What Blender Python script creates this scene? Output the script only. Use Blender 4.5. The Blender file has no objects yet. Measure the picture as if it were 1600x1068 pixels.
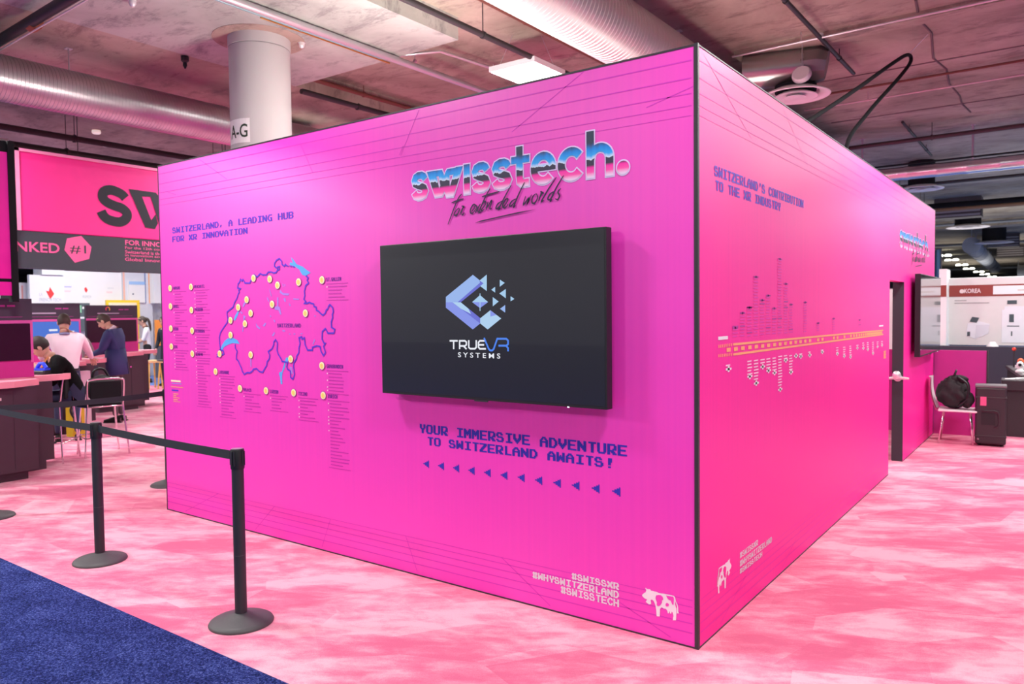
import bpy, bmesh, math, random
from mathutils import Vector, Matrix
random.seed(7)
R_ = math.radians
SC = bpy.context.scene
COL = SC.collection

# ------------------------------------------------------------------ camera, world, exposure, lights
cam = bpy.data.cameras.new('camera')
cam.lens = 26.92; cam.sensor_width = 36; cam.clip_end = 300
cam.dof.use_dof = True; cam.dof.focus_distance = 4.9; cam.dof.aperture_fstop = 2.8
camo = bpy.data.objects.new('camera', cam); COL.objects.link(camo)
M3 = Matrix(((0.80760705, -0.01428957, 0.58954784), (0.58962258, 0.03782917, -0.80679252), (-0.01077339, 0.99918205, 0.03897656)))
camo.matrix_world = Matrix.Translation((1.5151, -3.6540, 1.7323)) @ M3.to_4x4()
SC.camera = camo
w = bpy.data.worlds.new('world'); SC.world = w; w.use_nodes = True
w.node_tree.nodes['Background'].inputs[0].default_value = (0.93, 0.95, 1, 1)
w.node_tree.nodes['Background'].inputs[1].default_value = 0.5
SC.view_settings.view_transform = 'Standard'; SC.view_settings.look = 'None'
SC.view_settings.gamma = 1; SC.view_settings.use_curve_mapping = False
SC.view_settings.exposure = 0.0
SC.cycles.use_denoising = True
SC.cycles.max_bounces = 6; SC.cycles.diffuse_bounces = 4; SC.cycles.glossy_bounces = 3
SC.cycles.sample_clamp_indirect = 6
# the hall's ceiling lights: (x, y) of the 2x2 ft panels near the booth, one area lamp under each
PANELS = [(-3.82, 4.02), (-8.61, 4.28), (-3.8, -1.6), (1.4, -1.4), (1.4, 4.4), (-8.9, -0.9), (-3.8, -6.5), (1.4, -6.5), (6.2, -1.4), (6.2, 4.4), (2.7, 7.5), (-9.9, -5.2), (-14, 4.5), (-14, -1), (6.2, -6.5), (-14, 10), (-8.9, 10), (-3.8, 9.6), (1.4, 15), (-3.8, 15)]
def area(x, y, z, sx, sy, e, col=(1, 0.965, 0.93)):
    l = bpy.data.lights.new('ceiling_and_fill_lamp', 'AREA'); l.shape = 'RECTANGLE'; l.size = sx; l.size_y = sy
    l.energy = e; l.color = col
    o = bpy.data.objects.new('ceiling_and_fill_lamp', l); COL.objects.link(o); o.location = (x, y, z)
    return o
for (x, y) in PANELS:
    area(x, y, 4.585, 0.56, 0.56, 640 if (x, y) == (-9.9, -5.2) else 146)
for (x, y, e) in [(-17.5, 6, 170), (-22, 12, 300), (-18, 0, 160), (2.4, 10.9, 170), (3.2, 20, 350), (5, 32, 600), (-34, 14, 700), (-32, -2, 700)]:  # extra unseen lamps, added to brighten the far stands and hall
    area(x, y, 4.55, 1.6, 1.2, e, (0.95, 0.97, 1))
# the lighting inside the booth, which also washes the concrete above it
def up(x, y, z, sx, sy, e, col):
    o = area(x, y, z, sx, sy, e, col); o.rotation_euler = (math.pi, 0, 0); o.name = 'booth_and_fill_uplight'; return o
up(-3.1, 1.6, 2.7, 1.5, 0.5, 150, (1, 0.97, 0.90))
up(-1.6, 5.2, 2.6, 0.4, 1.2, 14, (1, 0.95, 0.88))
for (x, y, e) in [(1.5, 18, 50), (-1, 27, 110), (-2, 42, 120), (-4, 62, 120), (-32, 13, 220)]:  # unseen uplights added outside the booth to lighten the far ceiling
    up(x, y, 2.2, 4.0, 4.0, e, (1, 0.93, 0.86))
up(-5.5, -7.5, 2.6, 3.0, 1.5, 150, (1, 0.96, 0.92))  # uplight added for the front screen's reflection and a paler fabric top
# ---- measured layout of the prints (metres on the panel planes)
DATA = {"h1": (-4.785,-3.146,2.494,2.444),
"h2": (-4.789,-3.71,2.417,2.369),
"y1": (-1.913,-0.399,1.011,0.953),
"y2": (-1.845,-0.482,0.932,0.879),
"g1": (-0.752,-0.452,0.253,0.217),
"g2": (-1.022,-0.452,0.208,0.17),
"g3": (-0.826,-0.452,0.162,0.122),
"arrows": [(-1.852,0.754),(-1.724,0.755),(-1.598,0.755),(-1.473,0.754),(-1.348,0.755),(-1.221,0.754),(-1.095,0.755),(-0.97,0.754),(-0.843,0.754),(-0.719,0.755),(-0.59,0.755),(-0.462,0.755)],
"s1": (0.221,1.864,2.485,2.432),
"s2": (0.231,1.349,2.41,2.359),
"k1": (0.607,0.919,0.342,0.309),
"k2": (0.607,1.188,0.295,0.26),
"k3": (0.607,0.999,0.248,0.219),
"sidecow": ((0.453,0.35),(0.286,0.212),(0.26,0.31),(0.481,0.287)),
"sidelogo": ((5.51,2.643),(5.524,2.377),(7.678,2.663),(7.698,2.383),
"script",(6.068,2.288),(7.079,2.271)),
"w": [[(-1.808,2.628),(-1.741,2.628),(-1.706,2.512),(-1.665,2.492),(-1.681,2.462),(-1.741,2.461)],[(-1.808,2.628),(-1.681,2.627),(-1.665,2.591),(-1.742,2.591),(-1.796,2.596)],[(-1.714,2.627),(-1.681,2.627),(-1.618,2.487),(-1.648,2.481),(-1.706,2.512),(-1.696,2.531),(-1.708,2.591)],[(-1.651,2.611),(-1.639,2.625),(-1.511,2.63),(-1.532,2.588),(-1.622,2.587),(-1.646,2.588)],[(-1.652,2.609),(-1.622,2.59),(-1.619,2.512),(-1.594,2.485),(-1.648,2.472),(-1.688,2.539)],[(-1.585,2.592),(-1.568,2.63),(-1.511,2.63),(-1.592,2.451),(-1.645,2.452),(-1.665,2.496),(-1.619,2.513)]],
"script": [[(-1.521,2.461),(-1.54,2.447),(-1.566,2.413),(-1.6,2.352),(-1.637,2.283)],[(-1.605,2.414),(-1.557,2.424),(-1.508,2.43)],[(-1.549,2.378),(-1.577,2.355),(-1.582,2.335),(-1.561,2.338),(-1.543,2.362),(-1.548,2.379)],[(-1.525,2.387),(-1.512,2.38),(-1.534,2.334)],[(-1.534,2.344),(-1.509,2.383),(-1.506,2.373)],[(-1.526,2.336),(-1.516,2.334),(-1.502,2.346)],[(-1.446,2.349),(-1.422,2.366),(-1.418,2.386),(-1.435,2.385),(-1.454,2.359),(-1.452,2.337),(-1.433,2.34),(-1.412,2.362)],[(-1.411,2.384),(-1.404,2.369),(-1.395,2.337)],[(-1.376,2.387),(-1.418,2.337)],[(-1.3,2.471),(-1.334,2.43),(-1.387,2.341),(-1.375,2.342)],[(-1.364,2.428),(-1.309,2.437),(-1.231,2.446)],[(-1.366,2.356),(-1.339,2.378),(-1.337,2.397),(-1.354,2.393),(-1.373,2.366),(-1.369,2.344),(-1.347,2.352)],[(-1.317,2.395),(-1.334,2.346)],[(-1.331,2.353),(-1.295,2.397),(-1.291,2.391),(-1.305,2.351),(-1.291,2.354)],[(-1.209,2.389),(-1.243,2.376),(-1.259,2.351),(-1.246,2.35),(-1.217,2.372)],[(-1.144,2.476),(-1.187,2.418),(-1.236,2.346),(-1.224,2.348)],[(-1.206,2.354),(-1.178,2.377),(-1.17,2.397),(-1.186,2.396),(-1.207,2.37),(-1.205,2.349),(-1.184,2.352),(-1.167,2.367)],[(-1.107,2.393),(-1.141,2.381),(-1.159,2.357),(-1.144,2.356),(-1.115,2.378)],[(-1.049,2.481),(-1.089,2.42),(-1.128,2.349),(-1.115,2.354)],[(-1.042,2.401),(-1.058,2.354),(-1.019,2.388),(-1.032,2.354),(-1.0,2.405)],[(-0.971,2.407),(-0.993,2.392),(-0.997,2.36),(-0.979,2.356),(-0.958,2.384),(-0.968,2.409)],[(-0.94,2.416),(-0.932,2.41),(-0.952,2.364)],[(-0.95,2.374),(-0.925,2.408),(-0.919,2.402)],[(-0.83,2.486),(-0.88,2.43),(-0.932,2.362),(-0.916,2.366)],[(-0.84,2.409),(-0.872,2.397),(-0.889,2.372),(-0.876,2.365),(-0.849,2.388)],[(-0.782,2.49),(-0.829,2.43),(-0.872,2.361),(-0.859,2.365)],[(-0.801,2.42),(-0.82,2.404),(-0.81,2.379),(-0.823,2.361),(-0.84,2.367)]],
"underline": [(-1.42,2.275),(-1.379,2.286),(-1.227,2.301),(-1.093,2.314),(-0.969,2.319),(-1.087,2.307),(-1.227,2.294),(-1.379,2.279)],
"outline": [[(-3.018,2.015),(-2.991,2.0),(-3.003,1.981),(-2.988,1.96),(-3.021,1.943),(-3.036,1.903),(-3.033,1.867),(-3.045,1.844),(-3.024,1.826),(-3.039,1.813),(-3.011,1.812),(-2.983,1.821),(-2.963,1.812),(-2.936,1.807),(-2.933,1.789),(-2.909,1.784),(-2.907,1.762),(-2.883,1.753),(-2.863,1.739),(-2.837,1.724),(-2.81,1.739),(-2.8,1.761),(-2.782,1.769),(-2.775,1.787),(-2.759,1.8),(-2.73,1.777),(-2.724,1.747),(-2.735,1.729),(-2.732,1.708),(-2.748,1.677),(-2.747,1.638),(-2.712,1.623),(-2.722,1.597),(-2.788,1.596),(-2.8,1.615),(-2.813,1.629),(-2.847,1.606),(-2.852,1.553),(-2.83,1.522),(-2.816,1.522),(-2.837,1.5),(-2.825,1.474),(-2.818,1.456),(-2.839,1.433),(-2.865,1.464),(-2.875,1.499),(-2.911,1.503),(-2.959,1.491),(-2.96,1.471),(-3.015,1.47),(-3.042,1.51),(-3.047,1.56),(-3.075,1.55),(-3.079,1.567),(-3.11,1.559),(-3.098,1.514),(-3.113,1.486),(-3.114,1.449),(-3.141,1.421),(-3.144,1.401),(-3.174,1.374),(-3.182,1.347),(-3.17,1.283),(-3.192,1.247),(-3.218,1.262),(-3.219,1.308),(-3.251,1.321),(-3.262,1.339),(-3.249,1.372),(-3.316,1.378),(-3.322,1.391),(-3.34,1.412),(-3.362,1.434),(-3.373,1.462),(-3.366,1.519),(-3.388,1.542),(-3.411,1.523),(-3.412,1.504),(-3.436,1.47),(-3.482,1.449),(-3.465,1.423),(-3.469,1.394),(-3.5,1.369),(-3.504,1.341),(-3.53,1.316),(-3.557,1.286),(-3.599,1.29),(-3.635,1.312),(-3.674,1.306),(-3.691,1.289),(-3.723,1.275),(-3.756,1.277),(-3.797,1.26),(-3.823,1.286),(-3.832,1.31),(-3.859,1.344),(-3.869,1.363),(-3.898,1.38),(-3.894,1.412),(-3.883,1.442),(-3.908,1.469),(-3.907,1.499)],[(-4.112,1.447),(-4.122,1.502),(-4.125,1.548),(-4.109,1.588),(-4.059,1.634),(-4.012,1.671),(-3.999,1.698),(-4.009,1.738),(-4.008,1.758),(-3.965,1.778),(-3.923,1.797),(-3.905,1.831),(-3.87,1.865),(-3.852,1.899),(-3.835,1.913),(-3.843,1.928),(-3.818,1.942),(-3.858,1.948),(-3.849,1.982),(-3.832,1.991),(-3.815,2.017),(-3.799,2.0),(-3.782,2.014),(-3.759,1.984),(-3.695,1.982),(-3.679,2.001),(-3.654,2.024),(-3.637,2.047),(-3.599,2.026),(-3.559,2.051),(-3.529,2.04),(-3.483,2.038),(-3.459,2.059),(-3.421,2.058),(-3.392,2.049),(-3.362,2.052),(-3.346,2.069),(-3.324,2.072),(-3.32,2.095),(-3.345,2.092),(-3.346,2.08),(-3.382,2.1),(-3.379,2.121),(-3.358,2.143),(-3.321,2.155),(-3.292,2.133),(-3.29,2.111),(-3.264,2.095),(-3.249,2.109),(-3.235,2.098),(-3.221,2.093)],[(-4.17,1.39),(-4.132,1.394),(-4.161,1.408),(-4.129,1.447),(-4.098,1.447),(-4.073,1.441),(-4.065,1.418),(-4.09,1.409)],[(-3.214,2.092),(-3.204,2.092)],[(-3.192,2.091),(-3.178,2.091)],[(-3.166,2.09),(-3.142,2.083)]],
"lakes": [[(-4.116,1.447),(-4.093,1.488),(-4.052,1.524),(-4.009,1.544),(-3.941,1.55),(-3.876,1.531),(-3.849,1.502),(-3.943,1.507),(-4.011,1.492),(-4.063,1.473),(-4.099,1.44)],[(-3.183,2.159),(-3.148,2.133),(-3.118,2.103),(-3.051,2.083),(-3.003,2.055),(-2.962,2.035),(-3.018,2.013),(-3.06,2.023),(-3.093,2.065),(-3.149,2.09),(-3.203,2.101),(-3.194,2.124),(-3.163,2.112)],[(-3.841,1.766),(-3.868,1.727),(-3.902,1.688),(-3.924,1.693),(-3.897,1.733),(-3.863,1.764)],[(-3.746,1.838),(-3.783,1.795),(-3.799,1.8),(-3.782,1.829)],[(-3.322,1.921),(-3.286,1.895),(-3.211,1.889),(-3.223,1.874),(-3.279,1.877),(-3.327,1.896)],[(-3.394,1.79),(-3.361,1.799),(-3.358,1.864),(-3.343,1.862),(-3.346,1.794),(-3.327,1.789),(-3.311,1.733),(-3.327,1.731),(-3.347,1.766),(-3.39,1.77)],[(-3.632,1.669),(-3.611,1.649),(-3.571,1.628),(-3.587,1.619),(-3.622,1.636)],[(-3.544,1.648),(-3.517,1.67),(-3.498,1.668),(-3.521,1.64)],[(-3.237,1.411),(-3.249,1.377),(-3.275,1.37),(-3.284,1.334),(-3.314,1.291),(-3.321,1.258),(-3.318,1.204),(-3.337,1.203),(-3.346,1.257),(-3.357,1.28),(-3.352,1.294),(-3.322,1.3),(-3.298,1.347),(-3.282,1.381),(-3.267,1.407)],[(-3.23,1.34),(-3.201,1.337),(-3.191,1.286),(-3.208,1.286),(-3.216,1.318)],[(-3.169,1.853),(-3.098,1.848),(-3.101,1.84),(-3.165,1.842)],[(-3.478,1.871),(-3.455,1.836),(-3.465,1.831),(-3.482,1.857)],[(-3.449,1.937),(-3.424,1.875),(-3.431,1.87),(-3.449,1.913)],[(-3.789,1.732),(-3.76,1.717),(-3.781,1.693),(-3.798,1.6),(-3.811,1.6),(-3.794,1.678)],[(-3.83,1.766),(-3.798,1.747),(-3.808,1.739),(-3.833,1.757)],[(-3.432,1.574),(-3.401,1.603),(-3.395,1.589),(-3.417,1.565)],[(-3.283,1.854),(-3.261,1.858),(-3.253,1.83),(-3.271,1.83)],[(-3.222,1.825),(-3.202,1.806),(-3.197,1.792),(-3.214,1.799)],[(-2.959,1.516),(-2.937,1.552),(-2.928,1.541),(-2.95,1.511)],[(-3.714,1.387),(-3.698,1.386),(-3.701,1.32),(-3.712,1.324)],[(-3.306,1.617),(-3.267,1.613),(-3.274,1.604),(-3.302,1.605)],[(-3.224,1.59),(-3.207,1.59),(-3.207,1.583),(-3.224,1.583)],[(-3.173,1.59),(-3.152,1.591),(-3.152,1.583),(-3.174,1.583)],[(-3.095,1.591),(-3.07,1.594),(-3.07,1.587),(-3.093,1.585)],[(-3.291,1.965),(-3.285,1.937),(-3.277,1.937),(-3.281,1.963)],[(-3.269,1.959),(-3.263,1.941),(-3.257,1.941),(-3.259,1.959)],[(-2.931,1.726),(-2.914,1.72),(-2.918,1.713),(-2.932,1.717)],[(-3.449,1.734),(-3.434,1.716),(-3.442,1.711),(-3.452,1.725)],[(-3.412,1.692),(-3.39,1.692),(-3.388,1.668),(-3.398,1.678)]],
"pins": [(-3.642,2.018),(-3.439,2.005),(-3.346,1.955),(-3.097,1.971),(-3.737,1.853),(-3.852,1.794),(-3.689,1.746),(-3.417,1.812),(-3.959,1.691),(-3.767,1.663),(-3.027,1.741),(-3.964,1.572),(-4.122,1.417),(-3.702,1.419),(-3.209,1.399)],
"entries": [("AARGAU",(-4.839,1.973),(-4.796,1.972),4,0.2),("BASEL",(-4.841,1.815),(-4.801,1.813),5,0.21),("BERN",(-4.845,1.622),(-4.804,1.618),3,0.22),("ZUG",(-4.846,1.464),(-4.809,1.462),6,0.221),("NEUCHATEL",(-4.515,1.975),(-4.473,1.976),6,0.225),("YVERDON",(-4.517,1.779),(-4.478,1.782),5,0.226),("FRIBOURG",(-4.515,1.604),(-4.477,1.602),6,0.217),("GENEVA",(-4.521,1.408),(-4.477,1.405),16,0.218),("LAUSANNE",(-4.186,1.269),(-4.143,1.266),13,0.222),("VALAIS",(-3.854,1.146),(-3.815,1.138),5,0.225),("LUZERN",(-3.517,1.145),(-3.475,1.142),4,0.219),("TICINO",(-3.183,1.147),(-3.134,1.144),6,0.226),("ZURICH",(-2.848,1.145),(-2.804,1.143),19,0.23),("GRAUBUNDEN",(-2.856,1.36),(-2.81,1.359),6,0.23),("ST.GALLEN",(-2.836,1.978),(-2.794,1.979),4,0.229)],
"swl": ((-3.366,1.651),(-3.086,1.651)),
"legend": [((-4.872,1.17),(-4.72,1.155)),((-4.863,1.145),(-4.706,1.136)),((-4.875,1.114),(-4.682,1.106)),((-4.866,1.086),(-4.759,1.074))],
"legend2": [((-4.842,1.053),(-4.761,1.045)),((-4.843,1.036),(-4.792,1.027)),((-4.844,1.019),(-4.742,1.013)),((-4.844,1.002),(-4.773,0.994)),((-4.845,0.985),(-4.734,0.98))],
"rays": [((-4.343,3.024),(-3.964,2.819)),((-3.045,2.968),(-2.916,2.75)),((-2.016,2.82),(-2.051,2.767)),((-1.87,3.031),(-2.04,2.761)),((-0.651,3.037),(-1.139,2.783)),((-0.022,2.844),(-0.277,2.782)),((-4.844,2.806),(-4.714,2.771))],
"cow": [(-0.291,0.263),(-0.285,0.257),(-0.267,0.259),(-0.259,0.253),(-0.227,0.253),(-0.215,0.249),(-0.189,0.252),(-0.131,0.253),(-0.124,0.246),(-0.12,0.227),(-0.11,0.21),(-0.107,0.195),(-0.107,0.174),(-0.102,0.167),(-0.114,0.164),(-0.114,0.181),(-0.113,0.198),(-0.119,0.217),(-0.124,0.226),(-0.124,0.207),(-0.117,0.188),(-0.117,0.164),(-0.119,0.127),(-0.137,0.123),(-0.135,0.139),(-0.133,0.146),(-0.138,0.163),(-0.143,0.167),(-0.146,0.155),(-0.152,0.155),(-0.154,0.166),(-0.157,0.165),(-0.159,0.154),(-0.165,0.154),(-0.167,0.165),(-0.176,0.174),(-0.189,0.173),(-0.2,0.177),(-0.209,0.167),(-0.211,0.126),(-0.229,0.123),(-0.231,0.157),(-0.236,0.181),(-0.245,0.2),(-0.254,0.206),(-0.263,0.203),(-0.26,0.181),(-0.266,0.179),(-0.272,0.176),(-0.292,0.186),(-0.283,0.2),(-0.297,0.203),(-0.31,0.211),(-0.313,0.217),(-0.308,0.225),(-0.291,0.239),(-0.288,0.251),(-0.294,0.256)],
"cowspots": [[(-0.231,0.234),(-0.218,0.239),(-0.204,0.241),(-0.193,0.234),(-0.19,0.222),(-0.198,0.214),(-0.197,0.204),(-0.204,0.192),(-0.211,0.182),(-0.222,0.179),(-0.228,0.185),(-0.226,0.198),(-0.231,0.209),(-0.234,0.219)],[(-0.174,0.246),(-0.134,0.248),(-0.13,0.239),(-0.132,0.206),(-0.139,0.205),(-0.144,0.215),(-0.146,0.224),(-0.16,0.227),(-0.168,0.234)],[(-0.168,0.208),(-0.161,0.206),(-0.158,0.2),(-0.161,0.192),(-0.168,0.188),(-0.175,0.189),(-0.178,0.196),(-0.175,0.204)],[(-0.123,0.222),(-0.12,0.216),(-0.117,0.201),(-0.117,0.191),(-0.121,0.2)]],
"rail": [[(0.495,1.54),(4.693,1.511)],[(0.496,1.484),(4.695,1.471)]],
"raildash": [(0.283,1.538),(0.309,1.538),(0.335,1.538),(0.362,1.538),(0.388,1.539),(0.415,1.539),(0.442,1.539),(0.47,1.539),(0.283,1.488),(0.309,1.488),(0.335,1.487),(0.362,1.487),(0.388,1.486),(0.415,1.486),(0.443,1.486),(0.47,1.485)],
"dash": [(0.427,1.513),(0.538,1.513),(0.651,1.512),(0.77,1.512),(0.883,1.511),(0.998,1.51),(1.112,1.51),(1.231,1.509),(1.342,1.508),(1.457,1.508),(1.576,1.507),(1.69,1.507),(1.804,1.506),(1.922,1.505),(2.041,1.505),(2.262,1.503),(2.381,1.503),(2.723,1.501),(2.842,1.5),(3.073,1.499),(3.307,1.498),(3.418,1.497),(3.521,1.497),(3.626,1.496),(3.71,1.496),(3.795,1.495),(3.882,1.495),(3.965,1.494),(4.049,1.494),(4.135,1.493),(4.216,1.493),(4.298,1.493),(4.374,1.492),(4.452,1.492),(4.524,1.491),(4.597,1.491)],
"up": [(0.53,1.58,1.638),(0.646,1.58,1.721),(0.764,1.576,1.751),(0.876,1.577,1.933),(0.991,1.578,1.796),(1.104,1.58,1.825),(1.223,1.576,1.746),(1.337,1.577,2.061),(1.466,1.574,1.906),(1.58,1.575,1.771),(1.918,1.571,1.787),(2.26,1.568,1.634),(2.719,1.567,1.662),(3.634,1.565,1.638)],
"down": [(0.427,1.392,1.443),(0.77,1.326,1.445),(0.883,1.277,1.443),(1.001,1.368,1.441),(1.113,1.337,1.44),(1.231,1.315,1.438),(1.349,1.199,1.442),(1.467,1.381,1.441),(1.584,1.294,1.435),(1.698,1.398,1.429),(1.812,1.387,1.434),(2.038,1.385,1.437),(2.382,1.391,1.435),(2.844,1.354,1.432),(3.075,1.323,1.426),(3.298,1.304,1.426),(3.552,1.369,1.422),(3.791,1.358,1.433),(3.98,1.338,1.43),(4.211,1.289,1.424),(4.419,1.344,1.419),(4.637,1.349,1.416)],
"tl_lab": ((0.273,1.592),(0.415,1.576),(4.485,1.566),(4.692,1.551),(4.724,1.303),(4.843,1.221)),
"mark": [("b",[(-1.3593,1.9559),(-1.304,1.9194),(-1.3041,1.9088),(-1.4808,1.7951),(-1.5741,1.7966),(-1.5734,1.8295)]),("d",[(-1.3041,1.9088),(-1.3045,1.885),(-1.456,1.7947),(-1.4808,1.7951)]),("c",[(-1.5741,1.7966),(-1.52,1.7957),(-1.308,1.6674),(-1.3647,1.6315),(-1.5747,1.7637)]),("d",[(-1.456,1.7947),(-1.3075,1.6993),(-1.308,1.6674),(-1.3295,1.6808),(-1.4567,1.7568)]),("l",[(-1.52,1.7957),(-1.456,1.7947),(-1.3972,1.7561),(-1.3769,1.7238),(-1.4567,1.7568)]),("e",[(-1.3087,1.9206),(-1.2543,1.9535),(-1.2558,1.8573),(-1.3045,1.8877)]),("d",[(-1.3087,1.9206),(-1.2786,1.9028),(-1.3045,1.8877)]),("l",[(-1.2308,1.7448),(-1.1525,1.6961),(-1.2525,1.632),(-1.308,1.6674),(-1.3075,1.6977)]),("c",[(-1.2308,1.7448),(-1.2314,1.7069),(-1.1869,1.7171)]),("e",[(-1.3067,1.8347),(-1.2468,1.7924),(-1.3675,1.7943)]),("c",[(-1.3675,1.7943),(-1.2468,1.7924),(-1.3079,1.7578)]),("e",[(-1.3092,1.8443),(-1.3038,1.8442),(-1.3054,1.7413),(-1.3109,1.7413)]),("e",[(-1.1591,1.9209),(-1.1237,1.9006),(-1.1597,1.8794)]),("e",[(-1.2224,1.8643),(-1.1937,1.8803),(-1.1942,1.8469)]),("e",[(-1.1635,1.841),(-1.1164,1.8657),(-1.1172,1.8125)]),("e",[(-1.083,1.8232),(-1.0558,1.8077),(-1.0834,1.7938)]),("e",[(-1.2118,1.8211),(-1.1694,1.7942),(-1.2126,1.7672)]),("b",[(-1.1602,1.7524),(-1.1222,1.7737),(-1.1228,1.7297)])],
"true": [[(-1.548,1.5615),(-1.4835,1.5623)],[(-1.5156,1.5619),(-1.5165,1.5115)],[(-1.4694,1.5124),(-1.4685,1.5625),(-1.427,1.5631),(-1.4159,1.5557),(-1.4162,1.5394),(-1.4275,1.5322),(-1.4691,1.5315)],[(-1.4394,1.532),(-1.4152,1.5135)],[(-1.3969,1.5678),(-1.3976,1.5246),(-1.3859,1.5162),(-1.3514,1.5169),(-1.3403,1.5257),(-1.3396,1.5685)],[(-1.2771,1.5651),(-1.3123,1.5646),(-1.3227,1.5554),(-1.3231,1.5271),(-1.3131,1.5171),(-1.2677,1.518)],[(-1.3229,1.5404),(-1.2808,1.5411)]],
"vr": [[(-1.2802,1.5826),(-1.2456,1.5169),(-1.2343,1.5092),(-1.221,1.5094),(-1.2096,1.5176),(-1.1823,1.5784),(-1.1171,1.5792),(-1.1044,1.5689),(-1.1047,1.5482),(-1.1158,1.5392),(-1.1744,1.5382)],[(-1.1177,1.5376),(-1.105,1.5259),(-1.1052,1.5066)]],
"systems": ((-1.4828,1.4767),(-1.1621,1.4793),1.493,1.463),
"led": (-0.685,1.2028),
"banS": [(2.121,3.433),(2.084,3.522),(1.993,3.581),(1.885,3.598),(1.778,3.547),(1.715,3.463),(1.72,3.357),(1.815,3.292),(1.983,3.262),(2.116,3.26)],
"banSc": [(2.082,3.444),(2.021,3.499),(1.884,3.537),(1.784,3.502),(1.759,3.423),(1.81,3.36),(1.923,3.318),(2.03,3.291),(2.099,3.227),(2.081,3.148),(1.993,3.093),(1.855,3.104),(1.773,3.15),(1.73,3.222)],
"banW": [[(2.134,3.582),(2.294,3.582),(2.461,3.158),(2.531,3.253),(2.561,3.119),(2.516,3.034),(2.367,3.041)],[(2.134,3.582),(2.541,3.579),(2.598,3.518),(2.307,3.493),(2.178,3.47)],[(2.441,3.572),(2.541,3.579),(2.735,3.24),(2.685,3.007),(2.593,3.081)]],
"nked": ((0.635,2.729),(0.631,2.596),(1.166,2.732),(1.161,2.594)),
"hex": [(1.265,2.806),(1.455,2.855),(1.588,2.708),(1.551,2.54),(1.358,2.477),(1.227,2.645)],
"one": ((1.299,2.723),(1.512,2.601)),
"innov": ((2.064,2.842),(2.061,2.769),(2.604,2.855),(2.601,2.782)),
"inlines": [((2.061,2.737),(2.601,2.751)),((2.059,2.681),(2.599,2.693)),((2.057,2.628),(2.597,2.637)),((2.055,2.573),(2.595,2.581))]}
# ------------------------------------------------------------------ materials
MATS = {}
def nodes(m):
    m.use_nodes = True; nt = m.node_tree
    return nt, nt.nodes['Principled BSDF']
def mat(name, col, rough=0.6, metal=0.0, var=0.06, scale=8, emis=None, es=1.0, spec=0.5, bump=0.0, bscale=60, coat=0, sheen=0):
    if name in MATS: return MATS[name]
    m = bpy.data.materials.new(name); nt, b = nodes(m); N, Lk = nt.nodes, nt.links
    b.inputs['Roughness'].default_value = rough; b.inputs['Metallic'].default_value = metal
    b.inputs['Specular IOR Level'].default_value = spec
    b.inputs['Coat Weight'].default_value = coat; b.inputs['Sheen Weight'].default_value = sheen
    tc = N.new('ShaderNodeTexCoord'); nz = N.new('ShaderNodeTexNoise'); nz.inputs['Scale'].default_value = scale; nz.inputs['Detail'].default_value = 4
    Lk.new(tc.outputs['Object'], nz.inputs['Vector'])
    cr = N.new('ShaderNodeMix'); cr.data_type = 'RGBA'
    cr.inputs[6].default_value = tuple(c * (1 - var) for c in col) + (1,)
    cr.inputs[7].default_value = tuple(min(1, c * (1 + var)) for c in col) + (1,)
    Lk.new(nz.outputs['Fac'], cr.inputs[0]); Lk.new(cr.outputs[2], b.inputs['Base Color'])
    if emis: b.inputs['Emission Color'].default_value = tuple(emis) + (1,); b.inputs['Emission Strength'].default_value = es
    if bump:
        n2 = N.new('ShaderNodeTexNoise'); n2.inputs['Scale'].default_value = bscale; n2.inputs['Detail'].default_value = 3
        Lk.new(tc.outputs['Object'], n2.inputs['Vector'])
        bp = N.new('ShaderNodeBump'); bp.inputs['Strength'].default_value = bump; bp.inputs['Distance'].default_value = 0.01
        Lk.new(n2.outputs['Fac'], bp.inputs['Height']); Lk.new(bp.outputs[0], b.inputs['Normal'])
    MATS[name] = m; return m
def ramp(N, pts):
    r = N.new('ShaderNodeValToRGB'); e = r.color_ramp.elements
    e[0].position = pts[0][0]; e[0].color = pts[0][1] + (1,)
    e[1].position = pts[-1][0]; e[1].color = pts[-1][1] + (1,)
    for p, c in pts[1:-1]:
        q = e.new(p); q.color = c + (1,)
    return r
def tex(N, Lk, kind, vec, **kw):
    t = N.new(kind)
    for k, v in kw.items(): t.inputs[k].default_value = v
    Lk.new(vec, t.inputs['Vector']); return t
def mapping(N, Lk, scale=(1, 1, 1), rot=(0, 0, 0), src='Object'):
    tc = N.new('ShaderNodeTexCoord'); mp = N.new('ShaderNodeMapping')
    mp.inputs['Scale'].default_value = scale; mp.inputs['Rotation'].default_value = rot
    Lk.new(tc.outputs[src], mp.inputs['Vector']); return mp.outputs[0]
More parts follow.
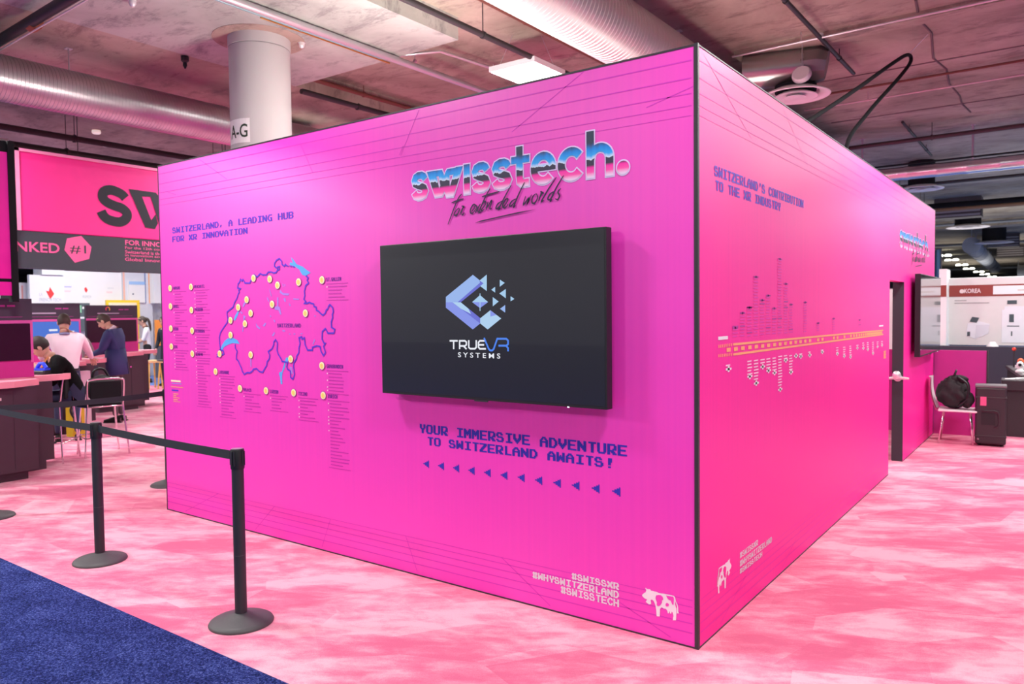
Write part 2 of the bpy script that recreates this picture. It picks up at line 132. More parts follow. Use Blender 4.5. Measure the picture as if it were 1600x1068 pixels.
def carpet_pink():
    m = bpy.data.materials.new('pink_carpet'); nt, b = nodes(m); N, Lk = nt.nodes, nt.links
    rot = mapping(N, Lk, (1, 1, 1), (0, 0, R_(-30)))
    def stretched(sx, sy):
        q = N.new('ShaderNodeVectorMath'); q.operation = 'MULTIPLY'; q.inputs[1].default_value = (sx, sy, 1); Lk.new(rot, q.inputs[0]); return q.outputs[0]
    def madd(a, k, c):
        q = N.new('ShaderNodeMath'); q.operation = 'MULTIPLY_ADD'; q.inputs[1].default_value = k; Lk.new(a, q.inputs[0])
        if isinstance(c, float): q.inputs[2].default_value = c
        else: Lk.new(c, q.inputs[2])
        return q.outputs[0]
    big = tex(N, Lk, 'ShaderNodeTexNoise', stretched(1, 1.7), Scale=1.1, Detail=6.0, Roughness=0.6, Distortion=0.5)
    streak = tex(N, Lk, 'ShaderNodeTexNoise', stretched(1, 2.6), Scale=3.4, Detail=6.0, Roughness=0.65, Distortion=0.35)
    # brushed nap: patches with one crisp side
    vo = tex(N, Lk, 'ShaderNodeTexVoronoi', stretched(1, 1.9), Scale=1.5, Randomness=0.95)
    vc = N.new('ShaderNodeSeparateColor'); Lk.new(vo.outputs['Color'], vc.inputs[0])
    v1 = madd(big.outputs['Fac'], 0.9, 0.0); v2 = madd(streak.outputs['Fac'], 0.65, v1); v3 = madd(vc.outputs[0], 0.16, v2)
    fine = tex(N, Lk, 'ShaderNodeTexNoise', mapping(N, Lk), Scale=150.0, Detail=3.0, Roughness=0.7)
    v4 = madd(fine.outputs['Fac'], 0.22, v3)
    r = ramp(N, [(0.24, (0.68, 0.13, 0.26)), (0.42, (0.77, 0.20, 0.33)), (0.57, (0.84, 0.31, 0.43)), (0.76, (0.90, 0.46, 0.56))])
    sc = madd(v4, 1.8, -1.235)
    Lk.new(sc, r.inputs[0]); Lk.new(r.outputs[0], b.inputs['Base Color'])
    b.inputs['Roughness'].default_value = 0.95; b.inputs['Specular IOR Level'].default_value = 0.1
    b.inputs['Sheen Weight'].default_value = 0.15
    bp = N.new('ShaderNodeBump'); bp.inputs['Strength'].default_value = 0.45; bp.inputs['Distance'].default_value = 0.01
    Lk.new(fine.outputs['Fac'], bp.inputs['Height']); Lk.new(bp.outputs[0], b.inputs['Normal'])
    return m
def carpet_blue():
    m = bpy.data.materials.new('blue_carpet'); nt, b = nodes(m); N, Lk = nt.nodes, nt.links
    v = mapping(N, Lk)
    n1 = tex(N, Lk, 'ShaderNodeTexNoise', v, Scale=95.0, Detail=5.0, Roughness=0.8)
    n2 = tex(N, Lk, 'ShaderNodeTexNoise', v, Scale=5.0, Detail=3.0)
    ad = N.new('ShaderNodeMath'); ad.operation = 'MULTIPLY_ADD'; ad.inputs[1].default_value = 0.18
    Lk.new(n2.outputs['Fac'], ad.inputs[0]); Lk.new(n1.outputs['Fac'], ad.inputs[2])
    r = ramp(N, [(0.46, (0.004, 0.008, 0.05)), (0.56, (0.018, 0.033, 0.17)), (0.63, (0.038, 0.065, 0.31)), (0.72, (0.16, 0.22, 0.60))])
    Lk.new(ad.outputs[0], r.inputs[0]); Lk.new(r.outputs[0], b.inputs['Base Color'])
    b.inputs['Roughness'].default_value = 0.95; b.inputs['Specular IOR Level'].default_value = 0.1
    bp = N.new('ShaderNodeBump'); bp.inputs['Strength'].default_value = 0.9; bp.inputs['Distance'].default_value = 0.015
    Lk.new(n1.outputs['Fac'], bp.inputs['Height']); Lk.new(bp.outputs[0], b.inputs['Normal'])
    return m
def concrete(name, base, dark, light):
    m = bpy.data.materials.new(name); nt, b = nodes(m); N, Lk = nt.nodes, nt.links
    v = mapping(N, Lk, (1, 1, 1))
    n1 = tex(N, Lk, 'ShaderNodeTexNoise', v, Scale=0.55, Detail=8.0, Roughness=0.62, Distortion=0.6)
    r = ramp(N, [(0.32, dark), (0.5, base), (0.68, light)]); Lk.new(n1.outputs['Fac'], r.inputs[0])
    # dark smears left by the formwork
    v2 = mapping(N, Lk, (1, 2.4, 1), (0, 0, R_(8)))
    n2 = tex(N, Lk, 'ShaderNodeTexNoise', v2, Scale=1.5, Detail=10.0, Roughness=0.78, Distortion=0.35)
    r2 = ramp(N, [(0.51, (1, 1, 1)), (0.57, (0.74, 0.72, 0.74)), (0.66, (0.40, 0.38, 0.42))]); Lk.new(n2.outputs['Fac'], r2.inputs[0])
    mm = N.new('ShaderNodeMix'); mm.data_type = 'RGBA'; mm.blend_type = 'MULTIPLY'; mm.inputs[0].default_value = 0.8
    Lk.new(r.outputs[0], mm.inputs[6]); Lk.new(r2.outputs[0], mm.inputs[7])
    Lk.new(mm.outputs[2], b.inputs['Base Color'])
    b.inputs['Roughness'].default_value = 0.85
    bp = N.new('ShaderNodeBump'); bp.inputs['Strength'].default_value = 0.3; bp.inputs['Distance'].default_value = 0.02
    Lk.new(n1.outputs['Fac'], bp.inputs['Height']); Lk.new(bp.outputs[0], b.inputs['Normal'])
    return m
def fabric(name, col, axis, spec=0.7):
    m = bpy.data.materials.new(name); nt, b = nodes(m); N, Lk = nt.nodes, nt.links
    v = mapping(N, Lk, (1, 1, 0.004))
    n1 = tex(N, Lk, 'ShaderNodeTexNoise', v, Scale=34.0, Detail=2.0, Roughness=0.5)
    mx = N.new('ShaderNodeMix'); mx.data_type = 'RGBA'
    mx.inputs[6].default_value = (col[0] * 0.93, col[1] * 0.9, col[2] * 1.0, 1)
    mx.inputs[7].default_value = (min(1, col[0] * 1.05), col[1] * 1.12, col[2] * 1.02, 1)
    Lk.new(n1.outputs['Fac'], mx.inputs[0]); Lk.new(mx.outputs[2], b.inputs['Base Color'])
    b.inputs['Roughness'].default_value = 0.40; b.inputs['Specular IOR Level'].default_value = spec
    # soft slack in the stretched cloth
    v2 = mapping(N, Lk, (0.5, 0.5, 1))
    n2 = tex(N, Lk, 'ShaderNodeTexNoise', v2, Scale=1.1, Detail=1.0)
    bp = N.new('ShaderNodeBump'); bp.inputs['Strength'].default_value = 0.25; bp.inputs['Distance'].default_value = 0.05
    Lk.new(n2.outputs['Fac'], bp.inputs['Height']); Lk.new(bp.outputs[0], b.inputs['Normal'])
    return m
def chrome_print():
    # printed chrome-letter gradient: slate ascenders, blue sky, jagged dark ridge, pink ground (object z, cap line at 0.182)
    m = bpy.data.materials.new('chrome_letter_print'); nt, b = nodes(m); N, Lk = nt.nodes, nt.links
    tc = N.new('ShaderNodeTexCoord'); sp = N.new('ShaderNodeSeparateXYZ'); Lk.new(tc.outputs['Object'], sp.inputs[0])
    nz = N.new('ShaderNodeTexNoise'); nz.inputs['Scale'].default_value = 26; nz.inputs['Detail'].default_value = 5
    cb = N.new('ShaderNodeCombineXYZ'); Lk.new(sp.outputs[0], cb.inputs[0]); Lk.new(cb.outputs[0], nz.inputs['Vector'])
    j = N.new('ShaderNodeMath'); j.operation = 'MULTIPLY_ADD'; j.inputs[1].default_value = 0.05; j.inputs[2].default_value = -0.025
    Lk.new(nz.outputs['Fac'], j.inputs[0])
    def z01(out):
        d = N.new('ShaderNodeMath'); d.operation = 'DIVIDE'; d.inputs[1].default_value = 0.27; Lk.new(out, d.inputs[0]); return d
    zz = N.new('ShaderNodeMath'); zz.operation = 'ADD'; Lk.new(sp.outputs[2], zz.inputs[0]); Lk.new(j.outputs[0], zz.inputs[1])
    ra = ramp(N, [(0.0, (0.85, 0.72, 0.95)), (0.04, (0.90, 0.60, 0.85)), (0.12, (1.0, 0.09, 0.44)), (0.21, (0.95, 0.02, 0.40)), (0.26, (0.035, 0.03, 0.07))])
    Lk.new(z01(sp.outputs[2]).outputs[0], ra.inputs[0])
    rb = ramp(N, [(0.0, (0, 0, 0)), (0.375, (0, 0, 0)), (0.38, (0.70, 0.82, 0.98)), (0.46, (0.03, 0.40, 0.90)), (0.585, (0.002, 0.24, 0.72)), (0.675, (0.03, 0.07, 0.20)), (0.72, (0.025, 0.040, 0.085)), (1.0, (0.028, 0.045, 0.085))])
    Lk.new(z01(zz.outputs[0]).outputs[0], rb.inputs[0])
    gt = N.new('ShaderNodeMath'); gt.operation = 'GREATER_THAN'; gt.inputs[1].default_value = 0.102; Lk.new(zz.outputs[0], gt.inputs[0])
    mx = N.new('ShaderNodeMix'); mx.data_type = 'RGBA'; Lk.new(gt.outputs[0], mx.inputs[0])
    Lk.new(ra.outputs[0], mx.inputs[6]); Lk.new(rb.outputs[0], mx.inputs[7]); Lk.new(mx.outputs[2], b.inputs['Base Color'])
    b.inputs['Roughness'].default_value = 0.5
    return m

PINK = carpet_pink(); BLUE = carpet_blue()
CONC = concrete('ceiling_concrete', (0.35, 0.305, 0.24), (0.21, 0.175, 0.14), (0.48, 0.42, 0.34))
CONCL = concrete('drop_slab_concrete', (0.40, 0.42, 0.38), (0.28, 0.28, 0.26), (0.52, 0.55, 0.50))
FRONTF = fabric('magenta_fabric_front', (0.88, 0.042, 0.53), 0, 0.9)
SIDEF = fabric('magenta_fabric_side', (0.97, 0.022, 0.36), 1, 0.3)  # same print as the front; the hue difference paints in the walls' different light
CHROME_P = chrome_print()
VIOLET = mat('violet_ink', (0.10, 0.030, 0.62), 0.5)
VIOLET2 = mat('deep_blue_ink', (0.030, 0.028, 0.46), 0.5)
VFADE = mat('faded_violet_ink', (0.50, 0.045, 0.42), 0.5)
VFADE2 = mat('faint_violet_ink', (0.68, 0.035, 0.52), 0.5)
VFADES = mat('faint_violet_ink_side', (0.82, 0.025, 0.44), 0.5)
CITY = mat('city_name_ink', (0.20, 0.02, 0.38), 0.5)
WINK = mat('white_ink', (0.86, 0.80, 0.88), 0.5)
WINKS = mat('pale_pink_ink', (0.95, 0.62, 0.80), 0.5)
LILAC = mat('lilac_ink', (0.80, 0.62, 0.95), 0.5)
LAKE = mat('lake_blue_ink', (0.10, 0.42, 0.90), 0.5)
LAKE2 = mat('lake_violet_ink', (0.42, 0.22, 0.80), 0.5)
YEL = mat('yellow_ink', (0.98, 0.80, 0.20), 0.5); YEL2 = mat('pale_yellow_ink', (0.98, 0.90, 0.62), 0.5)
ORNG = mat('orange_ink', (0.95, 0.38, 0.22), 0.5)
PLUM = mat('plum_ink', (0.030, 0.008, 0.055), 0.5)
BLACK = mat('black_plastic', (0.012, 0.012, 0.015), 0.45)
BLACKM = mat('matt_black', (0.010, 0.010, 0.013), 0.8, spec=0.25)
GRAPH = mat('graphite_rubber', (0.07, 0.07, 0.075), 0.55, bump=0.1)
POST = mat('anthracite_post', (0.028, 0.028, 0.036), 0.5)
BELT = mat('belt_webbing', (0.022, 0.026, 0.036), 0.8, bump=0.2, bscale=300)
FRAME = mat('dark_aluminium', (0.05, 0.045, 0.055), 0.45, 0.4)
SILV = mat('brushed_aluminium', (0.75, 0.74, 0.76), 0.3, 1.0)
CHR = mat('chrome', (0.85, 0.83, 0.85), 0.12, 1.0)
GALV = mat('galvanised_steel', (0.55, 0.55, 0.56), 0.33, 0.9, var=0.15, scale=3)
GALVW = mat('white_duct_paint', (0.80, 0.78, 0.76), 0.5, 0.0)
CONDU = mat('conduit_steel', (0.62, 0.63, 0.65), 0.35, 0.8)
IRON = mat('black_iron_pipe', (0.03, 0.028, 0.03), 0.5)
RUST = mat('red_primer_pipe', (0.16, 0.05, 0.035), 0.6)
COLW = mat('column_white_paint', (0.52, 0.515, 0.505), 0.65, var=0.03, scale=1.2, bump=0.05)
DIFW = mat('diffuser_white', (0.74, 0.70, 0.71), 0.5)
MAGP = mat('magenta_panel', (0.85, 0.01, 0.33), 0.5)
MAGD = mat('magenta_laminate', (0.62, 0.03, 0.30), 0.45)
PTOP = mat('pink_laminate_top', (0.90, 0.33, 0.42), 0.4)
DARKL = mat('aubergine_laminate', (0.055, 0.03, 0.045), 0.5)
CHARC = mat('charcoal_fascia', (0.040, 0.056, 0.072), 0.55)
PBAN = mat('pink_banner_fabric', (0.92, 0.028, 0.31), 0.5)
PLET = mat('pink_lettering', (0.92, 0.14, 0.38), 0.5)
WHITEB = mat('white_booth_panel', (0.86, 0.86, 0.86), 0.6, var=0.02)
OFFW = mat('off_white_panel', (0.74, 0.71, 0.69), 0.6, var=0.03)
def led(name, col, s): return mat(name, (0.8, 0.8, 0.8), 0.5, emis=col, es=s)
LEDP = led('led_panel_glow', (1, 0.97, 0.92), 9)
SKIN = mat('skin', (0.62, 0.36, 0.26), 0.5); HAIRB = mat('brown_hair', (0.05, 0.03, 0.022), 0.6, bump=0.4, bscale=90)
HAIRD = mat('dark_hair', (0.02, 0.014, 0.012), 0.6, bump=0.4, bscale=90)
EYE = mat('eye_dark', (0.02, 0.015, 0.015), 0.3); LIP = mat('lip', (0.42, 0.16, 0.14), 0.5)

# ------------------------------------------------------------------ mesh helpers
class MB:
    def __init__(s): s.v = []; s.f = []; s.mi = []; s.cur = 0
    def add(s, vs, fs):
        o = len(s.v); s.v += [tuple(v) for v in vs]; s.f += [tuple(i + o for i in f) for f in fs]; s.mi += [s.cur] * len(fs)
    def box(s, x0, x1, y0, y1, z0, z1):
        s.add([(x0, y0, z0), (x1, y0, z0), (x1, y1, z0), (x0, y1, z0), (x0, y0, z1), (x1, y0, z1), (x1, y1, z1), (x0, y1, z1)],
              [(0, 3, 2, 1), (4, 5, 6, 7), (0, 1, 5, 4), (1, 2, 6, 5), (2, 3, 7, 6), (3, 0, 4, 7)]); return s
    def cbox(s, x0, x1, y0, y1, z0, z1, c):
        # box with its vertical and horizontal edges chamfered by c
        b = bmesh.new(); r = bmesh.ops.create_cube(b, size=1)
        bmesh.ops.scale(b, vec=(x1 - x0, y1 - y0, z1 - z0), verts=b.verts)
        bmesh.ops.translate(b, vec=((x0 + x1) / 2, (y0 + y1) / 2, (z0 + z1) / 2), verts=b.verts)
        bmesh.ops.bevel(b, geom=list(b.edges), offset=c, segments=2, affect='EDGES', profile=0.5)
        b.verts.ensure_lookup_table(); b.verts.index_update()
        s.add([v.co[:] for v in b.verts], [[v.index for v in f.verts] for f in b.faces]); b.free(); return s
    def prism(s, pts, z0, z1):
        n = len(pts)
        s.add([(x, y, z0) for x, y in pts] + [(x, y, z1) for x, y in pts],
              [tuple(range(n - 1, -1, -1)), tuple(range(n, 2 * n))] + [(i, (i + 1) % n, n + (i + 1) % n, n + i) for i in range(n)]); return s
    def tube(s, pts, rad, seg=10, cap=True):
        P = [Vector(p) for p in pts]; n = len(P); rs = rad if isinstance(rad, (list, tuple)) else [rad] * n
        up = None; vs = []
        for i, p in enumerate(P):
            t = (P[min(i + 1, n - 1)] - P[max(i - 1, 0)])
            t = t.normalized() if t.length > 1e-9 else Vector((0, 0, 1))
            if up is None:
                up = Vector((0, 0, 1)) if abs(t.z) < 0.9 else Vector((1, 0, 0))
            a = t.cross(up).normalized(); bb = a.cross(t).normalized(); up = bb
            r = rs[i]; rx, ry = r if isinstance(r, (list, tuple)) else (r, r)
            for k in range(seg):
                q = 2 * math.pi * k / seg; vs.append(p + a * math.cos(q) * rx + bb * math.sin(q) * ry)
        fs = [(i * seg + k, i * seg + (k + 1) % seg, (i + 1) * seg + (k + 1) % seg, (i + 1) * seg + k) for i in range(n - 1) for k in range(seg)]
        if cap: fs += [tuple(range(seg - 1, -1, -1)), tuple((n - 1) * seg + k for k in range(seg))]
        s.add(vs, fs); return s
    def lathe(s, prof, c=(0, 0, 0), seg=32, sx=1, sy=1):
        vs = []
        for r, z in prof:
            for k in range(seg):
                q = 2 * math.pi * k / seg; vs.append((c[0] + r * sx * math.cos(q), c[1] + r * sy * math.sin(q), c[2] + z))
        n = len(prof)
        fs = [(i * seg + k, i * seg + (k + 1) % seg, (i + 1) * seg + (k + 1) % seg, (i + 1) * seg + k) for i in range(n - 1) for k in range(seg)]
        fs += [tuple(range(seg - 1, -1, -1)), tuple((n - 1) * seg + k for k in range(seg))]
        s.add(vs, fs); return s
    def ball(s, c, r, seg=12, rings=8):
        rx, ry, rz = r if isinstance(r, (list, tuple)) else (r, r, r)
        prof = [(max(1e-4, math.sin(math.pi * i / rings)), -math.cos(math.pi * i / rings)) for i in range(rings + 1)]
        vs = []
        for pr, pz in prof:
            for k in range(seg):
                q = 2 * math.pi * k / seg; vs.append((c[0] + rx * pr * math.cos(q), c[1] + ry * pr * math.sin(q), c[2] + rz * pz))
        fs = [(i * seg + k, i * seg + (k + 1) % seg, (i + 1) * seg + (k + 1) % seg, (i + 1) * seg + k) for i in range(rings) for k in range(seg)]
        s.add(vs, fs); return s
    def xf(s, M):
        s.v = [tuple(M @ Vector(v)) for v in s.v]; return s
    def build(s, name, m, parent=None, smooth=False, loc=None, mats=None):
        me = bpy.data.meshes.new(name); me.from_pydata(s.v, [], s.f); me.update()
        for mm in (mats or [m]): me.materials.append(mm)
        if mats:
            for p, i in zip(me.polygons, s.mi): p.material_index = i
        b = bmesh.new(); b.from_mesh(me); bmesh.ops.recalc_face_normals(b, faces=b.faces); b.to_mesh(me); b.free()
        if smooth:
            for p in me.polygons: p.use_smooth = True
            if smooth is not True: me.set_sharp_from_angle(angle=R_(smooth))
        o = bpy.data.objects.new(name, me); COL.objects.link(o)
        if parent: o.parent = parent
        if loc: o.location = loc
        return o
def tag(o, label, cat, group=None):
    o['label'] = label; o['category'] = cat
    if group: o['group'] = group
    return o
def thing(name, label, cat, loc=(0, 0, 0), rz=0.0, group=None):
    o = bpy.data.objects.new(name, None); COL.objects.link(o); o.location = loc; o.rotation_euler = (0, 0, rz)
    o.empty_display_size = 0.1
    return tag(o, label, cat, group)
def struct(o, label=None):
    o['kind'] = 'structure'
    if label: o['label'] = label
    return o
def copy_tree(o, parent=None):
    c = o.copy(); COL.objects.link(c); c.parent = parent
    for ch in list(o.children): copy_tree(ch, c)
    return c
# flat prints: (u, v) in metres on a vertical panel, depth d off it
FR = lambda u, v, d: (u, -d, v)
SI = lambda u, v, d: (d, u, v)
class Print(MB):
    def __init__(s, fn, d=0.0015, step=0): super().__init__(); s.fn = fn; s.d = d; s.step = step
    def poly(s, pts, d=None):
        s.d += s.step
        s.add([s.fn(u, v, s.d if d is None else d) for u, v in pts], [tuple(range(len(pts)))]); return s
    def rect(s, u0, v0, u1, v1): return s.poly([(u0, v0), (u1, v0), (u1, v1), (u0, v1)])
    def stroke(s, pts, w, closed=False, taper=False):
        s.d += s.step; P = [Vector(p) for p in pts]; n = len(P); l = []; r = []
        for i, p in enumerate(P):
            a = P[(i - 1) % n] if (closed or i) else p; c = P[(i + 1) % n] if (closed or i < n - 1) else p
            d1 = (p - a); d2 = (c - p)
            d1 = d1.normalized() if d1.length > 1e-9 else d2.normalized(); d2 = d2.normalized() if d2.length > 1e-9 else d1
            t = d1 + d2; t = t.normalized() if t.length > 1e-6 else d1
            nn = Vector((-t.y, t.x)); k = 1 / max(0.45, abs(nn.dot(Vector((-d1.y, d1.x)))))
            ww = w * k / 2 * (0.45 + 0.55 * math.sin(math.pi * (i + 0.6) / (n + 0.2)) if taper else 1)
            l.append(p + nn * ww); r.append(p - nn * ww)
        q = [s.fn(x.x, x.y, s.d) for x in l] + [s.fn(x.x, x.y, s.d) for x in r]
        m = n if closed else n - 1
        s.add(q, [(i, (i + 1) % n, n + (i + 1) % n, n + i) for i in range(m)]); return s
    def disc(s, u, v, r, seg=20, ry=None):
        ry = ry or r; return s.poly([(u + r * math.cos(2 * math.pi * k / seg), v + ry * math.sin(2 * math.pi * k / seg)) for k in range(seg)])
GL = dict(A='1C36637F636363', B='7E63637E63637E', C='1E33606060331E', D='7C66636363667C', E='7F60607E60607F', F='7F60607E606060', G='1F30606763331F',
          H='6363637F636363', I='3F0C0C0C0C0C3F', K='63666C787C6E67', L='3030303030303F', M='63777F7F6B6363', N='63737B7F6F6763', O='3E63636363633E',
          P='7E6363637E6060', R='7E6363677C6E67', S='3C66603E03633E', T='3F0C0C0C0C0C0C', U='6363636363633E', V='636363773E1C08', W='63636B7F7F7763', X='63773E1C3E7763',
          Y='3333331E0C0C0C', Z='7F070E1C38707F')
GL['#'] = '367F3636367F36'; GL['!'] = '0E0E0E0C0C000C'; GL["'"] = '0C0C0800000000'; GL[','] = '00000000181830'; GL['.'] = '00000000001818'
def pixel_text(pr, txt, u0, u1, vt, vb, align=None):
    n = len(txt); cw = (u1 - u0) / (8 * n - 1); chh = (vt - vb) / 7
    for i, c in enumerate(txt):
        if c not in GL: continue
        for r in range(7):
            b = int(GL[c][2 * r:2 * r + 2], 16); k = 0
            while k < 7:
                if b >> (6 - k) & 1:
                    e = k
                    while e < 7 and b >> (6 - e) & 1: e += 1
                    pr.rect(u0 + (8 * i + k - .12) * cw, vt - (r + 1.1) * chh, u0 + (8 * i + e + .12) * cw, vt - (r - .1) * chh); k = e
                else: k += 1
def font_text(txt, u0, u1, v0, v1, fn, d=0.0015, bold=0.0):
    # built-in typeface laid out and fitted to the box (u0..u1, v0..v1)
    cu = bpy.data.curves.new('t', 'FONT'); cu.body = txt; cu.offset = bold; cu.resolution_u = 3
    to = bpy.data.objects.new('t', cu); COL.objects.link(to)
    dg = bpy.context.evaluated_depsgraph_get(); me = bpy.data.meshes.new_from_object(to.evaluated_get(dg))
    bpy.data.objects.remove(to); bpy.data.curves.remove(cu)
    xs = [v.co.x for v in me.vertices]; ys = [v.co.y for v in me.vertices]
    a, b, c, e = min(xs), max(xs), min(ys), max(ys)
    mb = MB(); mb.add([fn(u0 + (v.co.x - a) / (b - a) * (u1 - u0), v0 + (v.co.y - c) / (e - c) * (v1 - v0), d) for v in me.vertices], [tuple(p.vertices) for p in me.polygons])
    bpy.data.meshes.remove(me); return mb

# ------------------------------------------------------------------ the setting
D = DATA
mb = MB(); mb.box(-80, 60, -30, 100, -0.2, -0.012); struct(mb.build('floor', mat('hall_slab', (0.25, 0.24, 0.24), 0.8)), 'bare hall floor slab under the carpets')
mb = MB(); mb.box(-80, 60, -1.435 - 28, -1.435, -0.012, 0.004); struct(mb.build('floor_blue_carpet', BLUE), 'deep blue aisle carpet in the lower left foreground')
mb = MB(); mb.prism([(-13.3, -1.435), (3.4, -1.435), (3.4, 12), (-6.0, 12), (-17.0, 6.4)], -0.012, 0.002); struct(mb.build('floor_pink_carpet', PINK), 'mottled pink plush carpet around the booth')
mb = MB(); mb.prism([(-80, -1.435), (-13.3, -1.435), (-17.0, 6.4), (-6, 12), (3.4, 12), (3.4, -1.435), (60, -1.435), (60, 100), (-80, 100)], -0.012, 0.0)
struct(mb.build('floor_far_carpet', mat('far_blue_carpet', (0.10, 0.17, 0.45), 0.9, bump=0.3)), 'blue carpet of the aisle beyond the stand')
# ceiling slab with lower slabs round the column and left of it
mb = MB(); mb.box(-80, 60, -30, 100, 5.05, 5.35); struct(mb.build('ceiling', CONC), 'raw concrete ceiling slab')
mb = MB(); mb.box(-6.97, -4.11, -8, 3.08, 4.8, 5.06); struct(mb.build('ceiling_drop_slab', CONCL), 'pale thickened concrete slab around the column')
mb = MB(); mb.box(-9.0, -6.97, -12, 26, 4.8, 5.06); struct(mb.build('ceiling_drop_beam', CONC), 'lower concrete band above the left duct')
mb = MB(); mb.box(-2.03, 30, 6.1, 6.32, 4.97, 5.06); struct(mb.build('ceiling_step', CONC), 'shallow step in the concrete ceiling on the right')
mb = MB(); mb.box(-3, 30, 30.5, 31.5, 4.8, 5.06); struct(mb.build('ceiling_beam', CONC), 'far cross beam under the ceiling')
mb = MB(); mb.box(-80, 60, 99, 99.4, 0, 5.05); struct(mb.build('wall_back', mat('far_wall', (0.45, 0.48, 0.55), 0.8)))
mb = MB(); mb.box(-79.8, -79.4, -30, 99, 0, 5.05); struct(mb.build('wall_left', MATS['far_wall']))
for i, l in enumerate([[(-2.0, 8.2), (9, 8.1)], [(-2.0, 10.9), (9, 10.8)], [(0.11, 5.71), (0.05, 6.37), (0.10, 6.93), (-0.02, 8.01), (0.06, 8.66), (0.0, 9.47), (0.05, 10.33), (0.02, 10.9), (0.08, 11.6)]]):
    mb = MB(); mb.tube([(x, y, 5.046) for x, y in l], 0.010 if i < 2 else 0.014, 6); struct(mb.build('trim_%d' % (i + 1), mat('joint_grey', (0.16, 0.12, 0.12), 0.9)), ['joint line in the ceiling behind the hanging cable', 'farther joint line in the ceiling', 'jagged crack in the ceiling above the hanging cable'][i])
# column
ct = thing('column', 'round white painted concrete column rising behind the booth, marked A-G', 'column', (-5.87, 1.72, 0)); ct['kind'] = 'structure'
mb = MB(); mb.lathe([(0.33, 0), (0.33, 4.68)], seg=48); mb.build('shaft', COLW, ct, 40)
mb = MB(); mb.lathe([(0.338, 4.685), (0.338, 4.805)], seg=48); mb.build('collar', COLW, ct, 40)
mb = MB(); mb.lathe([(0.33, 4.675), (0.33, 4.69)], seg=48); mb.build('joint_ring', mat('ring_grey', (0.35, 0.34, 0.34), 0.8), ct, 40)
mb = MB(); mb.lathe([(0.50, 4.795), (0.50, 4.802)], seg=48); mb.build('ceiling_patch', concrete('patch_concrete', (0.42, 0.33, 0.27), (0.33, 0.25, 0.2), (0.5, 0.4, 0.33)), ct)
def curved(cx, cy, r, a0, a1, z0, z1, n=8):
    mb = MB(); vs = []
    for i in range(n + 1):
        a = a0 + (a1 - a0) * i / n
        for z in (z0, z1): vs.append((cx + r * math.cos(a), cy + r * math.sin(a), z))
    mb.add(vs, [(2 * i, 2 * i + 2, 2 * i + 3, 2 * i + 1) for i in range(n)]); return mb
AC = math.atan2(-3.654 - 1.72, 1.515 + 5.87)      # bearing of the aisle as seen from the column
def cyl_fn(u, v, d):                                # u metres round the shaft from that bearing
    a = AC + u / 0.33; return ((0.332 + d) * math.cos(a), (0.332 + d) * math.sin(a), v)
curved(0, 0, 0.3325, AC - 1.33, AC - 0.36, 3.60, 3.86).build('grid_sign', mat('sign_card', (0.86, 0.86, 0.84), 0.5), ct)
font_text('A-G', -0.40, -0.145, 3.655, 3.80, cyl_fn, 0.003, 0.01).build('sign_lettering', mat('sign_green_black', (0.03, 0.05, 0.03), 0.5), ct)

# ------------------------------------------------------------------ the booth
BO = thing('exhibition_booth', 'large magenta fabric-walled exhibition booth with map, logo and timeline prints', 'booth')
H = 3.05
mb = MB(); mb.box(-4.987, -0.014, 0.0, 0.09, 0.008, H - 0.007); fp = mb.build('front_panel', FRONTF, BO); fp['label'] = 'long magenta panel with the map, the logo and the big screen'
mb = MB(); mb.box(-0.09, 0, 0.012, 5.02, 0.006, H - 0.006); mb.box(-0.09, 0, 5.02, 5.87, 2.02, H - 0.006); mb.box(-0.09, 0, 5.87, 8.187, 0.006, H - 0.006)
sp = mb.build('side_panel', SIDEF, BO); sp['label'] = 'pink side panel with the timeline print and the doorway'
mb = MB(); mb.box(-4.995, -0.014, -0.003, 0.094, 0.0, 0.010); mb.box(-4.995, -0.014, -0.003, 0.094, H - 0.009, H); mb.box(-4.995, -4.987, -0.003, 0.094, 0.010, H - 0.009); mb.build('front_frame', FRAME, BO)
mb = MB(); mb.box(-0.094, 0.003, 0.012, 5.02, 0, 0.008); mb.box(-0.094, 0.003, 5.87, 8.2, 0, 0.008); mb.box(-0.094, 0.003, 0.012, 8.2, H - 0.008, H); mb.box(-0.094, 0.003, 8.185, 8.2, 0.008, H - 0.008); mb.build('side_frame', FRAME, BO)
mb = MB(); mb.box(-0.016, 0.005, -0.005, 0.014, 0, H + 0.003); mb.build('corner_post', FRAME, BO)
mb = MB(); mb.box(-4.985, -4.9, 0.09, 8.2, 0.0, H); mb.box(-4.9, -3.0, 8.11, 8.2, 0, H); mb.build('rear_panel', FRONTF, BO)
# printed work on the front panel
def pr_build(pr, name, m, par): return pr.build(name, m, par)
for tx, k in (('SWITZERLAND, A LEADING HUB', 'h1'), ('FOR XR INNOVATION', 'h2')): p = Print(FR); pixel_text(p, tx, *D[k]); pr_build(p, 'map_heading', VIOLET, fp)
for tx, k in (('YOUR IMMERSIVE ADVENTURE', 'y1'), ('TO SWITZERLAND AWAITS!', 'y2')): p = Print(FR); pixel_text(p, tx, *D[k]); pr_build(p, 'invitation_lettering', VIOLET2, fp)
for (u, v) in D['arrows']:
    p = Print(FR); q = 0.0085; w_ = 0.0062
    for i, (h0) in enumerate([1, 1, 3, 3, 5, 5, 7]):   # stepped arrow head pointing left
        p.rect(u - 0.028 + i * w_ * 1.15, v - h0 * q * 0.42, u - 0.028 + (i + 1) * w_ * 1.15, v + h0 * q * 0.42)
    pr_build(p, 'printed_arrow', VIOLET2, fp)
